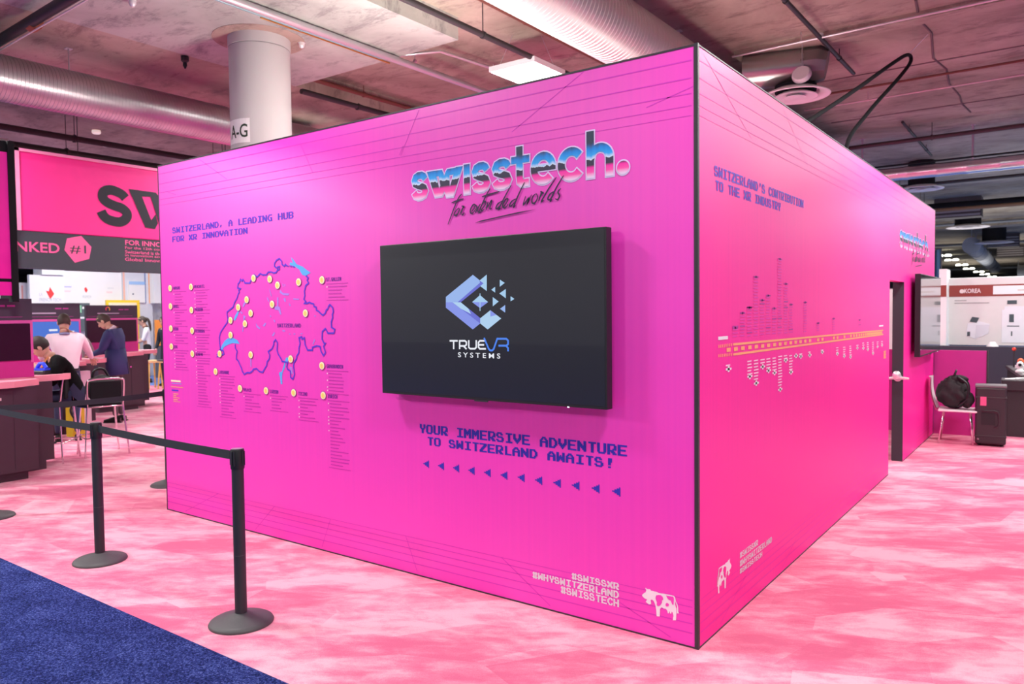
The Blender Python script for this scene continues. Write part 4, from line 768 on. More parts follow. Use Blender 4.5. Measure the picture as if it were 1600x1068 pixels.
hanger(d3, [(x, 12.7, 4.42, 5.05) for x in (-1.85, 0.02, 3)], 0.018, mat('lilac_strut', (0.55, 0.48, 0.56), 0.5, 0.4))
mb = MB(); mb.box(-9, 11, 12.65, 12.75, 4.46, 4.48); mb.build('duct_rail', BLACKM, d3)
def pipe(label, pts, r, m, cat='pipe', group=None, name='ceiling_pipe', hang=None):
    t = thing(name, label, cat, (0, 0, 0), 0, group); mb = MB(); mb.tube(pts, r, 12); mb.build('pipe_run', m, t, 40)
    a, b = Vector(pts[0]), Vector(pts[-1]); n = max(1, int((b - a).length / 3))
    for i in range(n + 1):
        q = a + (b - a) * ((i + 0.35) / (n + 0.7)); mb = MB(); d = (b - a).normalized()
        mb.tube([q - d * .015, q + d * .015], r * 1.3, 10); mb.tube([(q.x, q.y, q.z + r), (q.x, q.y, hang or 5.05)], 0.006, 6); mb.build('pipe_clamp', m, t)
    return t
pipe('thick bright steel conduit running over the column top', [(-5.02, -6, 4.745), (-5.02, 2.9, 4.745), (-5.12, 5.5, 4.80), (-5.2, 9, 4.90)], .042, CONDU, hang=4.8)
pipe('thin bluish conduit beside the thick conduit at the column top', [(-5.20, -6, 4.775), (-5.18, 2.9, 4.775)], .016, mat('teal_conduit', (0.25, 0.42, 0.45), 0.4, 0.3), hang=4.8)
pipe('grey conduit branching off and kinking down to the right of the drop slab', [(-5.30, 3.1, 4.86), (-4.75, 3.5, 4.92), (-4.65, 5.0, 4.95)], .02, CONDU)
pipe('brass pipe end pieces at the edge of the drop slab', [(-5.26, 1.3, 4.785), (-5.26, 3.14, 4.785)], .010, mat('brass', (0.60, 0.36, 0.10), 0.3, 0.9), hang=4.8)
pipe('black iron pipe running past the bright ceiling light', [(-3.55, -6, 4.66), (-3.55, 9, 4.66)], .032, IRON)
pipe('thin dark red pipe right of the black iron pipe', [(-3.42, -6, 4.93), (-3.42, 10, 4.93)], .018, RUST)
pipe('thin black cable pipe beside the big pale duct', [(-3.02, -6, 4.85), (-3.02, 10, 4.85)], .013, IRON)
pipe('thick black pipe crossing the top left corner', [(-12, -0.05, 4.66), (-4.4, -0.3, 4.66)], .055, IRON, hang=4.8)
pipe('brown pipe behind the thick black pipe in the top left corner', [(-7.3, -5, 4.74), (-7.35, -.45, 4.74)], .03, RUST, hang=4.8)
mb = MB(); mb.tube([(-12, -0.02, 4.585), (-4.4, -0.27, 4.585)], .008, 8)
tag(mb.build('cable', mat('pale_cable', (0.72, 0.66, 0.66), 0.5)), 'pale cable strapped under the thick black pipe, top left', 'cable')
mb = MB(); mb.tube([(-6.95, -.18, 4.66), (-6.83, -.19, 4.66)], .075, 14); tag(mb.build('pipe_coupling', mat('rusty_coupling', (0.30, 0.08, 0.04), 0.6)), 'rusty red coupling on the thick black pipe', 'coupling')
pipe('dark pipe starting at the corner of the drop slab', [(-7.0, 3.2, 4.77), (-6.95, 11, 4.77)], .04, IRON, hang=4.8)
pipe('rusty pipe above the dark pipe beyond the column', [(-6.86, 3.2, 4.92), (-6.85, 11, 4.92)], .03, RUST)
pipe('thin galvanised conduit line crossing the ceiling right of the booth corner', [(-2.0, 5.95, 4.93), (7, 5.75, 4.93)], .014, CONDU)
pipe('second thin conduit just behind the first, upper right', [(-0.9, 6.25, 5.0), (7, 6.05, 5.0)], .011, mat('dull_conduit', (0.32, 0.28, 0.29), 0.5, 0.5))
pipe('sprinkler pipe running towards the rear, upper right', [(-0.93, 1.5, 4.93), (-0.93, 7.65, 4.93)], .026, IRON)
pipe('short sprinkler pipe above the slim round duct', [(-0.90, 11.2, 4.95), (-0.93, 14.8, 4.95)], .024, IRON)
pipe('pink-lit conduit crossing behind the hanging black cable', [(-2.0, 9.2, 4.92), (8, 9.0, 4.92)], .014, mat('pink_lit_conduit', (0.60, 0.48, 0.50), 0.45, 0.4))  # the pink light on this conduit is put into its colour
pipe('brown pipe parallel to the pink-lit conduit', [(-2.0, 8.75, 5.0), (8, 8.6, 5.0)], .018, RUST)
pipe('thick dark pipe crossing above the slim round duct', [(-4, 12.1, 4.78), (8, 11.8, 4.78)], .04, mat('plum_pipe', (0.06, 0.035, 0.04), 0.5))
for k, (x, zz, lb) in enumerate([(-11.6, 4.62, 'upper'), (-11.9, 4.42, 'middle'), (-11.5, 4.16, 'lower')]):
    pipe('dark maroon pipe above the left banner, %s of three' % lb, [(x, -4, zz), (x, 14, zz)], .05 + .02 * k, mat('maroon_pipe', (0.022, 0.012, 0.014), 0.6))
for k, (y, r, zz, m_, lb) in enumerate([(17.6, .04, 4.75, IRON, 'thin black pipe beyond the slim round duct'), (21.5, .11, 4.62, BLACKM, 'broad black pipe right above the brown pipe, far right'), (20.8, .05, 4.45, mat('brown_pipe', (0.22, 0.12, 0.06), 0.6), 'brown pipe under the broad black pipe, far right'), (28.5, .05, 4.75, mat('slate_pipe', (0.15, 0.17, 0.2), 0.5), 'slate pipe far behind on the right'), (40.5, .07, 4.85, MATS['slate_pipe'], 'thick slate pipe near the distant light row'), (69, .1, 4.85, MATS['slate_pipe'], 'most distant slate pipe above the light row')]):
    pipe(lb, [(-12, y, zz), (14, y, zz)], r, m_)
# far ducts
for k, (x0, y0, z0, x1, y1, z1, r, lb) in enumerate([(-1.9, 33.6, 4.3, -2.6, 56, 4.3, .33, 'grey duct slanting away in the distance at the right'), (-1.6, 62, 4.3, 10, 62, 4.3, .4, 'pale distant cross duct above the red and white stand')]):
    mb = MB(); mb.tube([(x0, y0, z0), ((x0 + x1) / 2, (y0 + y1) / 2, (z0 + z1) / 2), (x1, y1, z1)], r, 16)
    for i in range(9):
        f = i / 8; q = Vector((x0, y0, z0)).lerp(Vector((x1, y1, z1)), f); d = (Vector((x1, y1, z1)) - Vector((x0, y0, z0))).normalized(); mb.tube([q - d * .04, q + d * .04], r * 1.05, 16); mb.tube([(q.x, q.y, q.z), (q.x, q.y, 5.03)], .02, 6)
    tag(mb.build('far_duct', mat('far_duct_blue', (0.36, 0.40, 0.46), 0.6, 0.0), None, 30), lb, 'duct')
for k, (x, y, lb) in enumerate([(-1.32, 23.4, 'left'), (-1.05, 38.0, 'middle'), (-1.2, 46.0, 'right')]):
    t = thing('grille_box', 'dark louvred grille box under the far ceiling, %s of three' % lb, 'grille', (x, y, 4.45)); mb = MB(); mb.box(-.62, .62, -.3, .3, 0, .59); mb.build('housing', mat('grille_brown', (0.10, 0.075, 0.07), 0.6), t)
    for i in range(4): mb = MB(); mb.box(-.60, .60, -.32, -.30, .03 + i * .12, .09 + i * .12); mb.build('louvre', mat('louvre_grey', (0.42, 0.38, 0.36), 0.6), t)
def diffuser(x, y, z, r, label, neck=True):
    t = thing('air_diffuser', label, 'air diffuser', (x, y, z), 0, 'round ceiling air diffusers')
    mb = MB(); mb.lathe([(r * .62, .10), (r * .98, .035), (r, .02), (r * .97, .012), (r * .70, .05), (r * .66, .09)], seg=40); mb.build('outer_ring', DIFW, t, 50)
    mb = MB(); mb.lathe([(r * .40, .06), (r * .62, .012), (r * .63, .0), (r * .58, 0), (r * .38, .035)], seg=40); mb.build('middle_ring', DIFW, t, 50)
    mb = MB(); mb.lathe([(r * .08, .03), (r * .30, .0), (r * .30, -.006), (.01, -.012)], seg=32); mb.build('centre_cone', DIFW, t, 50)
    mb = MB(); mb.lathe([(r * .60, .07), (r * .60, .14 if neck else 5.03 - z)], seg=32); mb.build('neck', BLACKM, t, 50)
    return t
diffuser(-1.36, 6.45, 4.42, .42, 'nearest round white air diffuser, just above the booth edge')
diffuser(-1.28, 16.0, 4.4, .46, 'round pinkish air diffuser under the slim round duct', False)
diffuser(-1.35, 26.4, 4.4, .65, 'distant round air diffuser beside the far brown pipe', False)
diffuser(-1.06, 33.0, 4.3, .7, 'most distant air diffuser below the grille boxes', False)
t = thing('duct_stub', 'short fat galvanised duct stub feeding the nearest air diffuser', 'duct', (0, 0, 0))
mb = MB(); mb.tube([(-1.95, 6.22, 4.78), (-1.24, 6.40, 4.78)], .22, 32); mb.build('stub', mat('stub_steel', (0.42, 0.43, 0.42), 0.28, 0.95), t, 40)
mb = MB(); mb.tube([(-1.28, 6.39, 4.78), (-1.20, 6.41, 4.78), (-1.08, 6.43, 4.78), (-0.98, 6.45, 4.76)], [.225, .23, .225, .19], 10); mb.build('elbow', mat('elbow_steel', (0.26, 0.25, 0.24), 0.4, 0.8), t, 30)
mb = MB(); mb.tube([(-1.42, 6.3, 4.90), (-1.42, 6.3, 5.05)], .008, 8); mb.build('hanger_rod', CONDU, t)
t = thing('ceiling_speaker', 'small round white can beside the fat duct stub', 'speaker', (-1.20, 6.14, 4.60)); mb = MB(); mb.lathe([(.09, -.04), (.115, -.02), (.115, .02), (.10, .04)], seg=28)
mb.xf(Matrix.Rotation(R_(65), 4, 'X')); mb.build('can', DIFW, t, 40); mb = MB(); mb.ball((0, -.04, -.04), .012); mb.build('screw', GALV, t); mb = MB(); mb.tube([(0, .02, .08), (0, .02, .45)], .005, 6); mb.build('hanger_wire', CONDU, t)
# lit ceiling panels (each a lamp of the hall)
def panel(x, y, z, sx, sy, label):
    t = thing('ceiling_light', label, 'ceiling light', (x, y, z), 0, 'square led ceiling lights')
    mb = MB(); mb.box(-sx / 2 - .02, sx / 2 + .02, -sy / 2 - .02, sy / 2 + .02, .0, .06); mb.box(-.12, .12, -.12, .12, .06, .11); mb.build('housing', WHITEB, t)
    mb = MB(); mb.box(-sx / 2, sx / 2, -sy / 2, sy / 2, -.006, -.001); mb.build('light_panel', LEDP, t)
    for a, b in ((-1, -1), (1, 1)):
        mb = MB(); mb.tube([(a * sx * .4, b * sy * .4, .05), (a * sx * .2, b * sy * .2, 5.05 - z)], .004, 6); mb.build('hanger_wire', CONDU, t)
    return t
panel(1.28, 9.9, 4.6, .62, .62, 'glowing ceiling light cut by the right edge of the view')
for k, (x, y) in enumerate([(-12.59, 3.14), (-13.5, 3.75)]):
    mb = MB(); mb.lathe([(.06, 0), (.075, .02), (.07, .06)], seg=20); tag(mb.build('downlight', mat('downlight_glow', (.8, .75, .7), .5, emis=(1, .85, .75), es=.5), None, 40, (x, y, 4.99)), 'small round downlight in the dark ceiling above the SW banner, %s one' % ['left', 'right'][k], 'ceiling light', 'small round downlights')
LBL = ['glowing square ceiling light above the middle of the long magenta wall', 'glowing ceiling light just right of the column']
for i, (x, y) in enumerate(PANELS):
    if i < 2: panel(x, y, 4.6, .62, .62, LBL[i])
for k, (x, y) in enumerate([(-4.48, 46.9), (-4.65, 52), (-4.8, 59), (-4.98, 65.6), (-4.9, 72.5), (-4.95, 78.7), (-4.92, 86.2)]):
    t = thing('high_bay_light', 'glowing twin lamp of the distant light row, number %s from the near end' % ['one', 'two', 'three', 'four', 'five', 'six', 'seven'][k], 'ceiling light', (x, y, 4.73), 0, 'distant row of hall lights')
    for q in (-1, 1): mb = MB(); mb.lathe([(.17, -.05), (.19, 0), (.12, .06)], (q * .21, 0, 0), 16); mb.build('lamp', led('far_lamp_glow', (1, 1, .86), 5), t); mb = MB(); mb.tube([(q * .21, 0, .05), (q * .21, 0, .30)], .01, 6); mb.build('hanger_rod', IRON, t)
for k, (x, y) in enumerate([(-35, 10.6), (-34, 13.7), (-33, 17), (-32, 18.9)]):
    mb = MB(); mb.lathe([(.25, -.1), (.5, 0), (.2, .25)], (0, 0, 0), 16); mb.tube([(0, 0, .2), (0, 0, .98)], .02, 6); tag(mb.build('high_bay_light', led('far_lamp_glow', (1, 1, .86), 5), None, False, (x, y, 4.05)), 'distant hall lamp showing just under the left banner, %s one' % ['first', 'second', 'third', 'fourth'][k], 'ceiling light', 'distant hall lamps left')
# hanging black power cable
def bez(pts, n=8):
    out = []; P = [Vector(p) for p in pts]
    for i in range(len(P) - 1):
        p0, p1, p2, p3 = P[max(0, i - 1)], P[i], P[i + 1], P[min(len(P) - 1, i + 2)]
        for k in range(n):
            t = k / n; out.append(0.5 * ((2 * p1) + (p2 - p0) * t + (2 * p0 - 5 * p1 + 4 * p2 - p3) * t * t + (3 * p1 - p0 - 3 * p2 + p3) * t ** 3))
    out.append(P[-1]); return out
CABLE_PTS = [(-0.80, 3.0, 3.05), (-0.62, 3.9, 3.45), (-0.40, 5.2, 4.05), (-0.22, 6.3, 4.58), (-0.16, 6.95, 4.84), (-0.14, 7.05, 4.78), (-0.20, 6.6, 4.48), (-0.35, 5.7, 3.92), (-0.46, 5.2, 3.5), (-0.42, 5.1, 3.03)]
t = thing('power_cable', 'thick black power cable looping down onto the booth top', 'cable'); mb = MB(); mb.tube(bez(CABLE_PTS), .022, 10); mb.build('cable_run', BLACKM, t, True)
mb = MB(); mb.tube([(-0.14, 7.0, 4.87), (0.06, 6.95, 5.04)], .004, 6); mb.build('suspension_wire', CONDU, t)
for k, (x, y, z) in enumerate([(-5.9, .3, 4.79), (-5.55, 2.05, 4.79), (-0.95, 6.0, 4.98)]):
    mb = MB(); mb.lathe([(.03, -.0), (.035, -.02), (.022, -.05), (.006, -.06)], seg=14); mb.tube([(0, 0, -.002), (0, 0, .02)], .04, 12)
    tag(mb.build('sprinkler_head', mat('sprinkler_white', (0.8, 0.8, 0.8), 0.4, 0.3), None, 40, (x, y, z)), ['small sprinkler head left of the column top', 'small sprinkler head right of the column top', 'small round fitting on the thin conduit, upper right'][k], 'sprinkler', 'small ceiling fittings')
for k, (x, y, z, lb) in enumerate([(-7.9, 1.9, 4.79, 'small black camera on the ceiling left of the column')]):
    mb = MB(); mb.lathe([(.045, 0), (.045, -.05), (.02, -.07), (.025, -.10), (.008, -.14)], seg=14); tag(mb.build('ceiling_sensor', BLACK, None, 40, (x + .9, y - .4, z)), lb, 'sensor')

# ------------------------------------------------------------------ banner and panels on the left
BX = -9.6; BF = lambda u, v, d: (BX + d, u, v)
t = thing('overhead_banner', 'wide pink overhead banner with dark SW lettering over a charcoal fascia', 'banner')
mb = MB(); mb.cbox(BX - .2, BX, .65, 5.2, 2.87, 3.94, .012); mb.build('banner_box', PBAN, t)
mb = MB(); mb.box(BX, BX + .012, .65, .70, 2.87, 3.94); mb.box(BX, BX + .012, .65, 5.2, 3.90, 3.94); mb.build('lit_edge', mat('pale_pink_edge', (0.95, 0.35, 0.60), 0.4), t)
mb = MB(); mb.box(BX - .2, BX - .01, .65, 5.2, 2.38, 2.87); mb.build('fascia', CHARC, t)
mb = MB(); mb.box(BX - .25, BX + .01, .52, .645, 0.0, 4.0); mb.build('end_post', BLACKM, t)
mb = MB(); mb.tube([(BX - .1, .48, 4.02), (BX - .1, .62, 4.03)], .03, 10); mb.build('post_knob', SILV, t)
def smooth(l):
    return [tuple(v) for v in bez([(a, b, 0) for a, b in l], 5)]
p = Print(BF, 0.004, 0.0004)
a = D['banSc']; p.stroke([q[:2] for q in smooth(a)], 0.135)
for q in D['banW']: p.poly(q)
p.stroke([(2.95, 3.62), (2.75, 3.05)], .17); p.stroke([(3.15, 3.08), (3.15, 3.62)], .15)
p.build('word_lettering', mat('dark_slate_lettering', (0.010, 0.013, 0.024), 0.6), t)
BG = lambda u, v, d: (BX - .01 + d, u, v)
a = D['nked']; font_text('RANKED', a[0][0] - .27, a[2][0], a[1][1], a[0][1], BG, 0.003, 0.02).build('fascia_lettering', PLET, t)
p = Print(BG, 0.003); p.poly(D['hex']); p.build('hexagon_badge', PLET, t)
a = D['one']; font_text('#1', a[0][0], a[1][0], a[1][1], a[0][1], BG, 0.005).build('badge_lettering', CHARC, t)
a = D['innov']; font_text('FOR INNOVATION', a[0][0], a[0][0] + .98, a[1][1], a[0][1], BG, 0.003, 0.02).build('side_lettering', PLET, t)
for k, ln in enumerate(['For the 12th consecutive year', 'Switzerland is the world leader', 'in innovation according to the', 'Global Innovation Index']):
    a = D['inlines'][k]; font_text(ln, a[0][0], a[0][0] + .98, a[0][1] - .035, a[0][1] + .012, BG, 0.003, 0.01).build('small_lettering', PLET, t)
t = thing('tall_divider', 'tall vivid magenta divider panel with black edge at the left margin', 'panel')
mb = MB(); mb.box(-7.76, -7.72, -1.8, -.15, 2.15, 3.5); mb.build('upper_sheet', mat('vivid_magenta', (0.95, 0.005, 0.42), 0.5), t)
mb = MB(); mb.box(-7.76, -7.72, -1.8, -.15, 1.97, 2.115); mb.build('lower_sheet', MATS['vivid_magenta'], t)
mb = MB(); mb.box(-7.8, -7.73, -1.85, -.145, 2.115, 2.15); mb.box(-7.81, -7.70, -.15, -.09, 1.9, 3.62); mb.box(-7.8, -7.74, -1.8, -.15, 3.5, 3.62); mb.box(-7.81, -7.73, -1.92, -1.84, 0, 3.62); mb.build('edge_frame', BLACKM, t)

# ------------------------------------------------------------------ demo kiosks
def kiosk(x, y, label, scr, variant=0):
    t = thing('demo_kiosk', label, 'kiosk', (x, y, 0), 0)
    b = MB(); b.box(.02, .50, -1.0, -.18, .10, 1.0); b.box(.02, .43, -.98, -.26, 0, .10); c = b.build('front_cabinet', DARKL, t)
    b = MB(); b.box(.5005, .504, -.985, -.42, .13, .97); b.box(.5005, .504, -.405, -.20, .13, .97); b.build('cabinet_door', DARKL, c)
    b = MB(); b.box(.503, .512, -.60, -.52, .87, .90); b.build('name_plate', mat('plate_pink', (0.70, 0.5, 0.55), 0.4), c)
    b = MB(); b.tube([(.503, -.42, .80), (.516, -.42, .80)], .014, 12); b.build('lock', CHR, c)
    b = MB(); b.box(-.50, .02, -1.0, .18, .10, 1.0); b.box(-.48, .02, -1.0, .09, 0, .10); b.build('rear_cabinet', DARKL, t)
    b = MB(); b.prism([(-.05, -1.1), (.58, -1.1), (.58, -.42), (.42, -.12), (-.05, -.10)], 1.0, 1.065); b.build('front_worktop', PTOP, t)
    b = MB(); b.prism([(-.58, -1.1), (-.02, -1.1), (-.02, .28), (-.06, .40), (-.15, .46), (-.45, .46), (-.58, .34)], 1.0, 1.065); b.build('rear_worktop', PTOP, t)
    b = MB(); b.box(-.06, .0, -.95, .0, 1.065, 1.94); bp_ = b.build('back_panel', DARKL, t)
    b = MB(); b.box(.0, .008, -.95, .0, 1.70, 1.94); b.build('fascia', mat('kiosk_fascia', (0.05, 0.045, 0.07), 0.5), bp_)
    KF = lambda u, v, d: (d, u, v)
    p = Print(KF, .010); p.rect(-.36, 1.85, -.27, 1.87); p.rect(-.25, 1.85, -.17, 1.87); p.rect(-.93, 1.735, -.1, 1.74)
    p.build('fascia_mark', mat('fascia_magenta', (0.45, 0.05, 0.32), 0.5), bp_)
    if variant: 
        p = Print(KF, .010); p.rect(-.75, 1.78, -.35, 1.80); p.build('fascia_line', mat('fascia_lilac', (0.5, 0.45, 0.6), 0.5), bp_)
    if variant == 2:
        p = Print(KF, .011); p.stroke(arc(-.56, 1.87, .035, .035, -40, 80, 8), .02); p.build('arc_mark', mat('arc_yellow', (0.9, 0.6, 0.1), 0.5), bp_)
        p = Print(KF, .011); p.stroke(arc(-.56, 1.87, .035, .035, 80, 220, 8), .02); p.build('arc_mark', mat('arc_red', (0.8, 0.1, 0.15), 0.5), bp_)
    b = MB(); b.box(0, .012, -.95, -.0, 1.665, 1.70); b.box(0, .012, -.028, 0, 1.23, 1.665); b.build('screen_frame', mat('frame_pink', (0.75, 0.12, 0.45), 0.5), bp_)
    b = MB(); b.box(0, .02, -.95, -.03, 1.255, 1.662); b.build('display', scr, bp_)
    b = MB(); b.box(0, .006, -.95, 0, 1.065, 1.255); b.build('lower_panel', MAGD, bp_)
    return t, bp_
DISPK = mat('dark_display', (0.012, 0.004, 0.012), 0.3, var=0)
BLUED = mat('blue_display', (0.01, 0.03, 0.12), 0.3, emis=(0.045, 0.16, 0.55), es=1.0)
kiosk(-7.95, .13, 'nearest dark demo kiosk with pink worktops at the left edge', DISPK)
k2, kb = kiosk(-10.9, 1.99, 'demo kiosk with a lit blue screen behind the seated man', BLUED, 1)
p = Print(lambda u, v, d: (d, u, v), .0215); p.rect(-.46, 1.52, -.34, 1.55); p.rect(-.20, 1.50, -.1, 1.52); p.build('screen_lettering', mat('white_glow', (0.1, 0.1, 0.1)), kb)
kiosk(-13.0, 4.0, 'farthest demo kiosk with black screen beside the man in the navy suit', DISPK, 2)
t = thing('storage_cabinet', 'pale lilac cabinet door with a lock under the middle kiosk', 'cabinet', (-10.26, 1.72, 0)); mb = MB(); mb.box(-.1, .0, -.08, .10, .12, .93); mb.build('door', mat('lilac_laminate', (0.62, 0.45, 0.55), 0.5), t)
mb = MB(); mb.tube([(0, .02, .62), (.012, .02, .62)], .014, 10); mb.build('lock', BLACK, t)
t = thing('yellow_bag', 'yellow bag standing on the carpet under the middle counter', 'bag', (-10.12, 1.52, 0)); mb = MB(); mb.prism([(-.1, -.08), (.1, -.08), (.12, .08), (-.12, .08)], .0, .42); mb.build('body', mat('bag_yellow', (0.62, 0.42, 0.02), 0.5), t)
mb = MB(); mb.tube(bez([(-.06, 0, .42), (-.04, 0, .52), (.04, 0, .52), (.06, 0, .42)], 5), .008, 8); mb.build('carry_strap', BLACK, t, True)

# ------------------------------------------------------------------ chrome bar stools
def stool(x, y, rz, label, sh=.74, back=True, group='chrome framed bar stools'):
    t = thing('bar_stool', label, 'stool', (x, y, 0), rz, group)   # local: back at -y, seat square .40
    r = .011
    for sx in (-1, 1):
        mb = MB(); mb.tube(bez([(sx * .24, .22, 0), (sx * .20, .19, sh - .08), (sx * .19, .16, sh)], 5), r, 10); mb.build('leg', CHR, t, True)
        pts = [(sx * .25, -.23, 0), (sx * .205, -.19, sh - .05), (sx * .20, -.20, sh + .06)]
        mb = MB(); mb.tube(bez(pts, 5), r, 10); mb.build('leg', CHR, t, True)
    mb = MB(); mb.tube([(-.20, .18, sh), (.20, .18, sh), (.20, -.19, sh), (-.20, -.19, sh), (-.20, .18, sh)], r, 8); mb.build('seat_frame', CHR, t, True)
    zf = .24; mb = MB()
    c = [(-.232, .21), (.232, .21), (.24, -.222), (-.24, -.222)]
    mb.tube([(a, b, zf) for a, b in c] + [(c[0][0], c[0][1], zf)], .007, 8); mb.build('foot_ring', CHR, t, True)
    mb = MB(); mb.cbox(-.19, .19, -.18, .18, sh, sh + .035, .012); mb.build('seat', BLACKM, t)
    if back:
        mb = MB(); mb.tube(bez([(-.20, -.20, sh + .04), (-.205, -.235, sh + .28), (-.175, -.25, sh + .335), (0, -.255, sh + .345), (.175, -.25, sh + .335), (.205, -.235, sh + .28), (.20, -.20, sh + .04)], 6), r * 1.1, 10); mb.build('back_frame', CHR, t, True)
        mb = MB(); mb.cbox(-.175, .175, -.25, -.225, sh + .06, sh + .315, .008); mb.build('backrest', BLACKM, t)
    return t
fz = lambda fx, fy: math.atan2(-fx, fy)
stool(-8.40, .47, fz(-.7, -.7), 'chrome bar stool the man in black sits on', .70)
stool(-8.34, 1.05, fz(-1.0, .22), 'chrome bar stool with a black bag on its seat', .62)
stool(-13.0, 5.1, fz(-.3, -.9), 'chrome bar stool beside the farthest kiosk', .72, False)
# black backpack on the second stool
def lump(mb, c, r, seed, seg=18, rings=12, amp=.12, fold=0):
    rr = random.Random(seed); o = len(mb.v); mb.ball(c, r, seg, rings)
    from mathutils import noise
    for i in range(o, len(mb.v)):
        v = Vector(mb.v[i]); q = (v - Vector(c)); k = 1 + amp * noise.noise(q * 9 + Vector((seed, 0, 0))) - fold * abs(noise.noise(Vector((q.x * 16, q.y * 16, q.z * 7 + seed)))); mb.v[i] = tuple(Vector(c) + q * k)
    return mb
t = thing('shoulder_bag', 'black bag with a carry handle leaning on the chrome stool seat', 'bag', (-8.42, 1.08, .655), fz(-1.0, .22))
mb = MB(); lump(mb, (0, .0, .17), (.19, .11, .17), 3); mb.build('body', mat('bag_black', (0.012, 0.013, 0.014), 0.65, bump=.3), t, True)
mb = MB(); mb.tube(bez([(-.09, 0, .31), (-.06, -.01, .40), (.04, -.01, .41), (.10, 0, .31)], 6), .016, 10); mb.build('carry_handle', BLACK, t, True)
mb = MB(); mb.tube(bez([(-.17, .02, .20), (-.25, .12, .06), (-.3, .2, -.10), (-.26, .18, -.22)], 6), .014, 8); mb.build('strap', BLACK, t, True)

# small things on the near kiosk
t = thing('spray_bottle', 'small red bottle with a white cap on the pink worktop', 'bottle', (-8.06, .07, 1.065)); mb = MB(); mb.lathe([(.028, 0), (.03, .01), (.03, .075), (.018, .09)], seg=16); mb.build('body', mat('bottle_red', (0.80, 0.02, 0.10), 0.3), t, 40)
mb = MB(); mb.lathe([(.014, .088), (.014, .12), (.008, .13)], seg=12); mb.build('cap', WHITEB, t, 40)
t = thing('plastic_device', 'bright blue plastic device in front of the seated man', 'device', (-8.16, .30, 1.065), .5); mb = MB(); mb.cbox(-.075, .075, -.06, .06, 0, .05, .012); mb.build('base', BLACK, t)
mb = MB(); mb.prism([(-.075, -.05), (.075, -.05), (.07, .05), (-.07, .05)], .05, .075); mb.tube([(-.06, 0, .075), (-.02, 0, .13), (.02, 0, .13), (.06, 0, .075)], .022, 10); mb.build('shell', mat('device_blue', (0.02, 0.06, 0.75), 0.35), t, 40)

# the people at the left
BLK = mat('black_shirt', (0.005, 0.005, 0.006), 0.9, spec=0.15); WSH = mat('pale_shirt', (0.80, 0.66, 0.74), 0.7); NAVY = mat('navy_suit', (0.035, 0.045, 0.17), 0.7); JEAN = mat('dark_jeans', (0.02, 0.025, 0.07), 0.8)
TEE = mat('white_tee', (0.84, 0.84, 0.88), 0.7); GREYS = mat('grey_jacket', (0.30, 0.26, 0.28), 0.8); BLKT = mat('black_trousers', (0.015, 0.015, 0.018), 0.8); SHOE = mat('black_shoe', (0.012, 0.011, 0.012), 0.4); GREYT = mat('grey_trousers', (0.12, 0.08, 0.10), 0.8)
def ex_black(t, g):
    nb, ch = g['nb'], g['chest']; mb = MB(); mb.tube(bez([nb + Vector((.05, .06, .02)), nb + Vector((.035, .125, -.12)), nb + Vector((.01, .13, -.30))], 5), .007, 6); mb.tube(bez([nb + Vector((-.05, .06, .02)), nb + Vector((-.02, .125, -.12)), nb + Vector((.01, .13, -.30))], 5), .007, 6)
    mb.build('lanyard', mat('lanyard_orange', (0.75, 0.35, 0.12), 0.6), t, True)
    w_, d, s_ = g['wr'][0]; mb = MB(); mb.tube([w_ - d * .045, w_ - d * .025], .034, 14); mb.build('wristband', BLACK, t)
person('man in black short-sleeved shirt with an orange lanyard, seated and bent over the counter', (-8.32, .74, 0), (-.25, -.97), BLK, JEAN, SHOE, HAIRD, 1.74, lean=.50, seat=.70, bow=.12, turn=-.25, hands=((.14, .50, 1.11), (-.10, .40, 1.11)), sleeve='short', bulk=1.28, extras=ex_black)
def ex_white(t, g):
    mb = MB(); mb.tube([g['P'] + Vector((0, 0, .02)), g['P'] + Vector((0, 0, .055))], [(.125, .162), (.125, .162)], 20); mb.build('belt', BLACK, t)
    mb = MB(); q = g['nb']; mb.tube([q + Vector((0, -.01, -.015)), q + Vector((0, 0, .012))], .078, 16); mb.build('collar_band', mat('collar_navy', (0.2, 0.2, 0.35), .7), t)
person('man in a pale pink-white shirt seen from behind, leaning one hand on the counter', (-9.84, 1.30, 0), (-.93, .36), WSH, JEAN, SHOE, HAIRB, 1.80, lean=.20, bow=.18, hands=((.36, .50, 1.11), (-.24, .42, 1.12)), bulk=1.04, extras=ex_white)
def ex_navy(t, g):
    P = g['P']; mb = MB(); mb.tube([g['spine'] + Vector((0, 0, .05)), P + Vector((0, 0, 0)), P + Vector((0, -.01, -.19))], [(.150, .195), (.160, .205), (.170, .215)], 24); mb.build('jacket_skirt', NAVY, t, True)
    mb = MB(); mb.tube([P + Vector((.0, -.184, -.185)), P + Vector((0, -.165, .02))], .004, 6); mb.build('vent_seam', mat('seam_dark', (0.012, 0.014, 0.05), .8), t)
    w_, d, s_ = g['wr'][0]; mb = MB(); c = w_ + d * .11; mb.xf(Matrix.Identity(4)); mb.box(c.x - .035, c.x + .035, c.y - .005, c.y + .005, c.z - .03, c.z + .08); mb.build('phone', BLACK, t)
person('man in a navy suit standing with bowed head, looking at something in his hands', (-11.16, 2.64, 0), (-.72, -.69), NAVY, GREYT, SHOE, HAIRB, 1.82, lean=.07, bow=.52, hands=((.10, .33, 1.12), (-.08, .34, 1.10)), sleeve='suit', bulk=1.22, extras=ex_navy, collar=WSH)
person('person with a long ponytail in a white T-shirt and black trousers', (-17.98, 6.85, 0), (-.5, -.87), TEE, BLKT, SHOE, HAIRB, 1.72, lean=.05, bow=.2, hands=((.12, .28, 1.10), (-.10, .28, 1.02)), sleeve='short', hairstyle='ponytail')
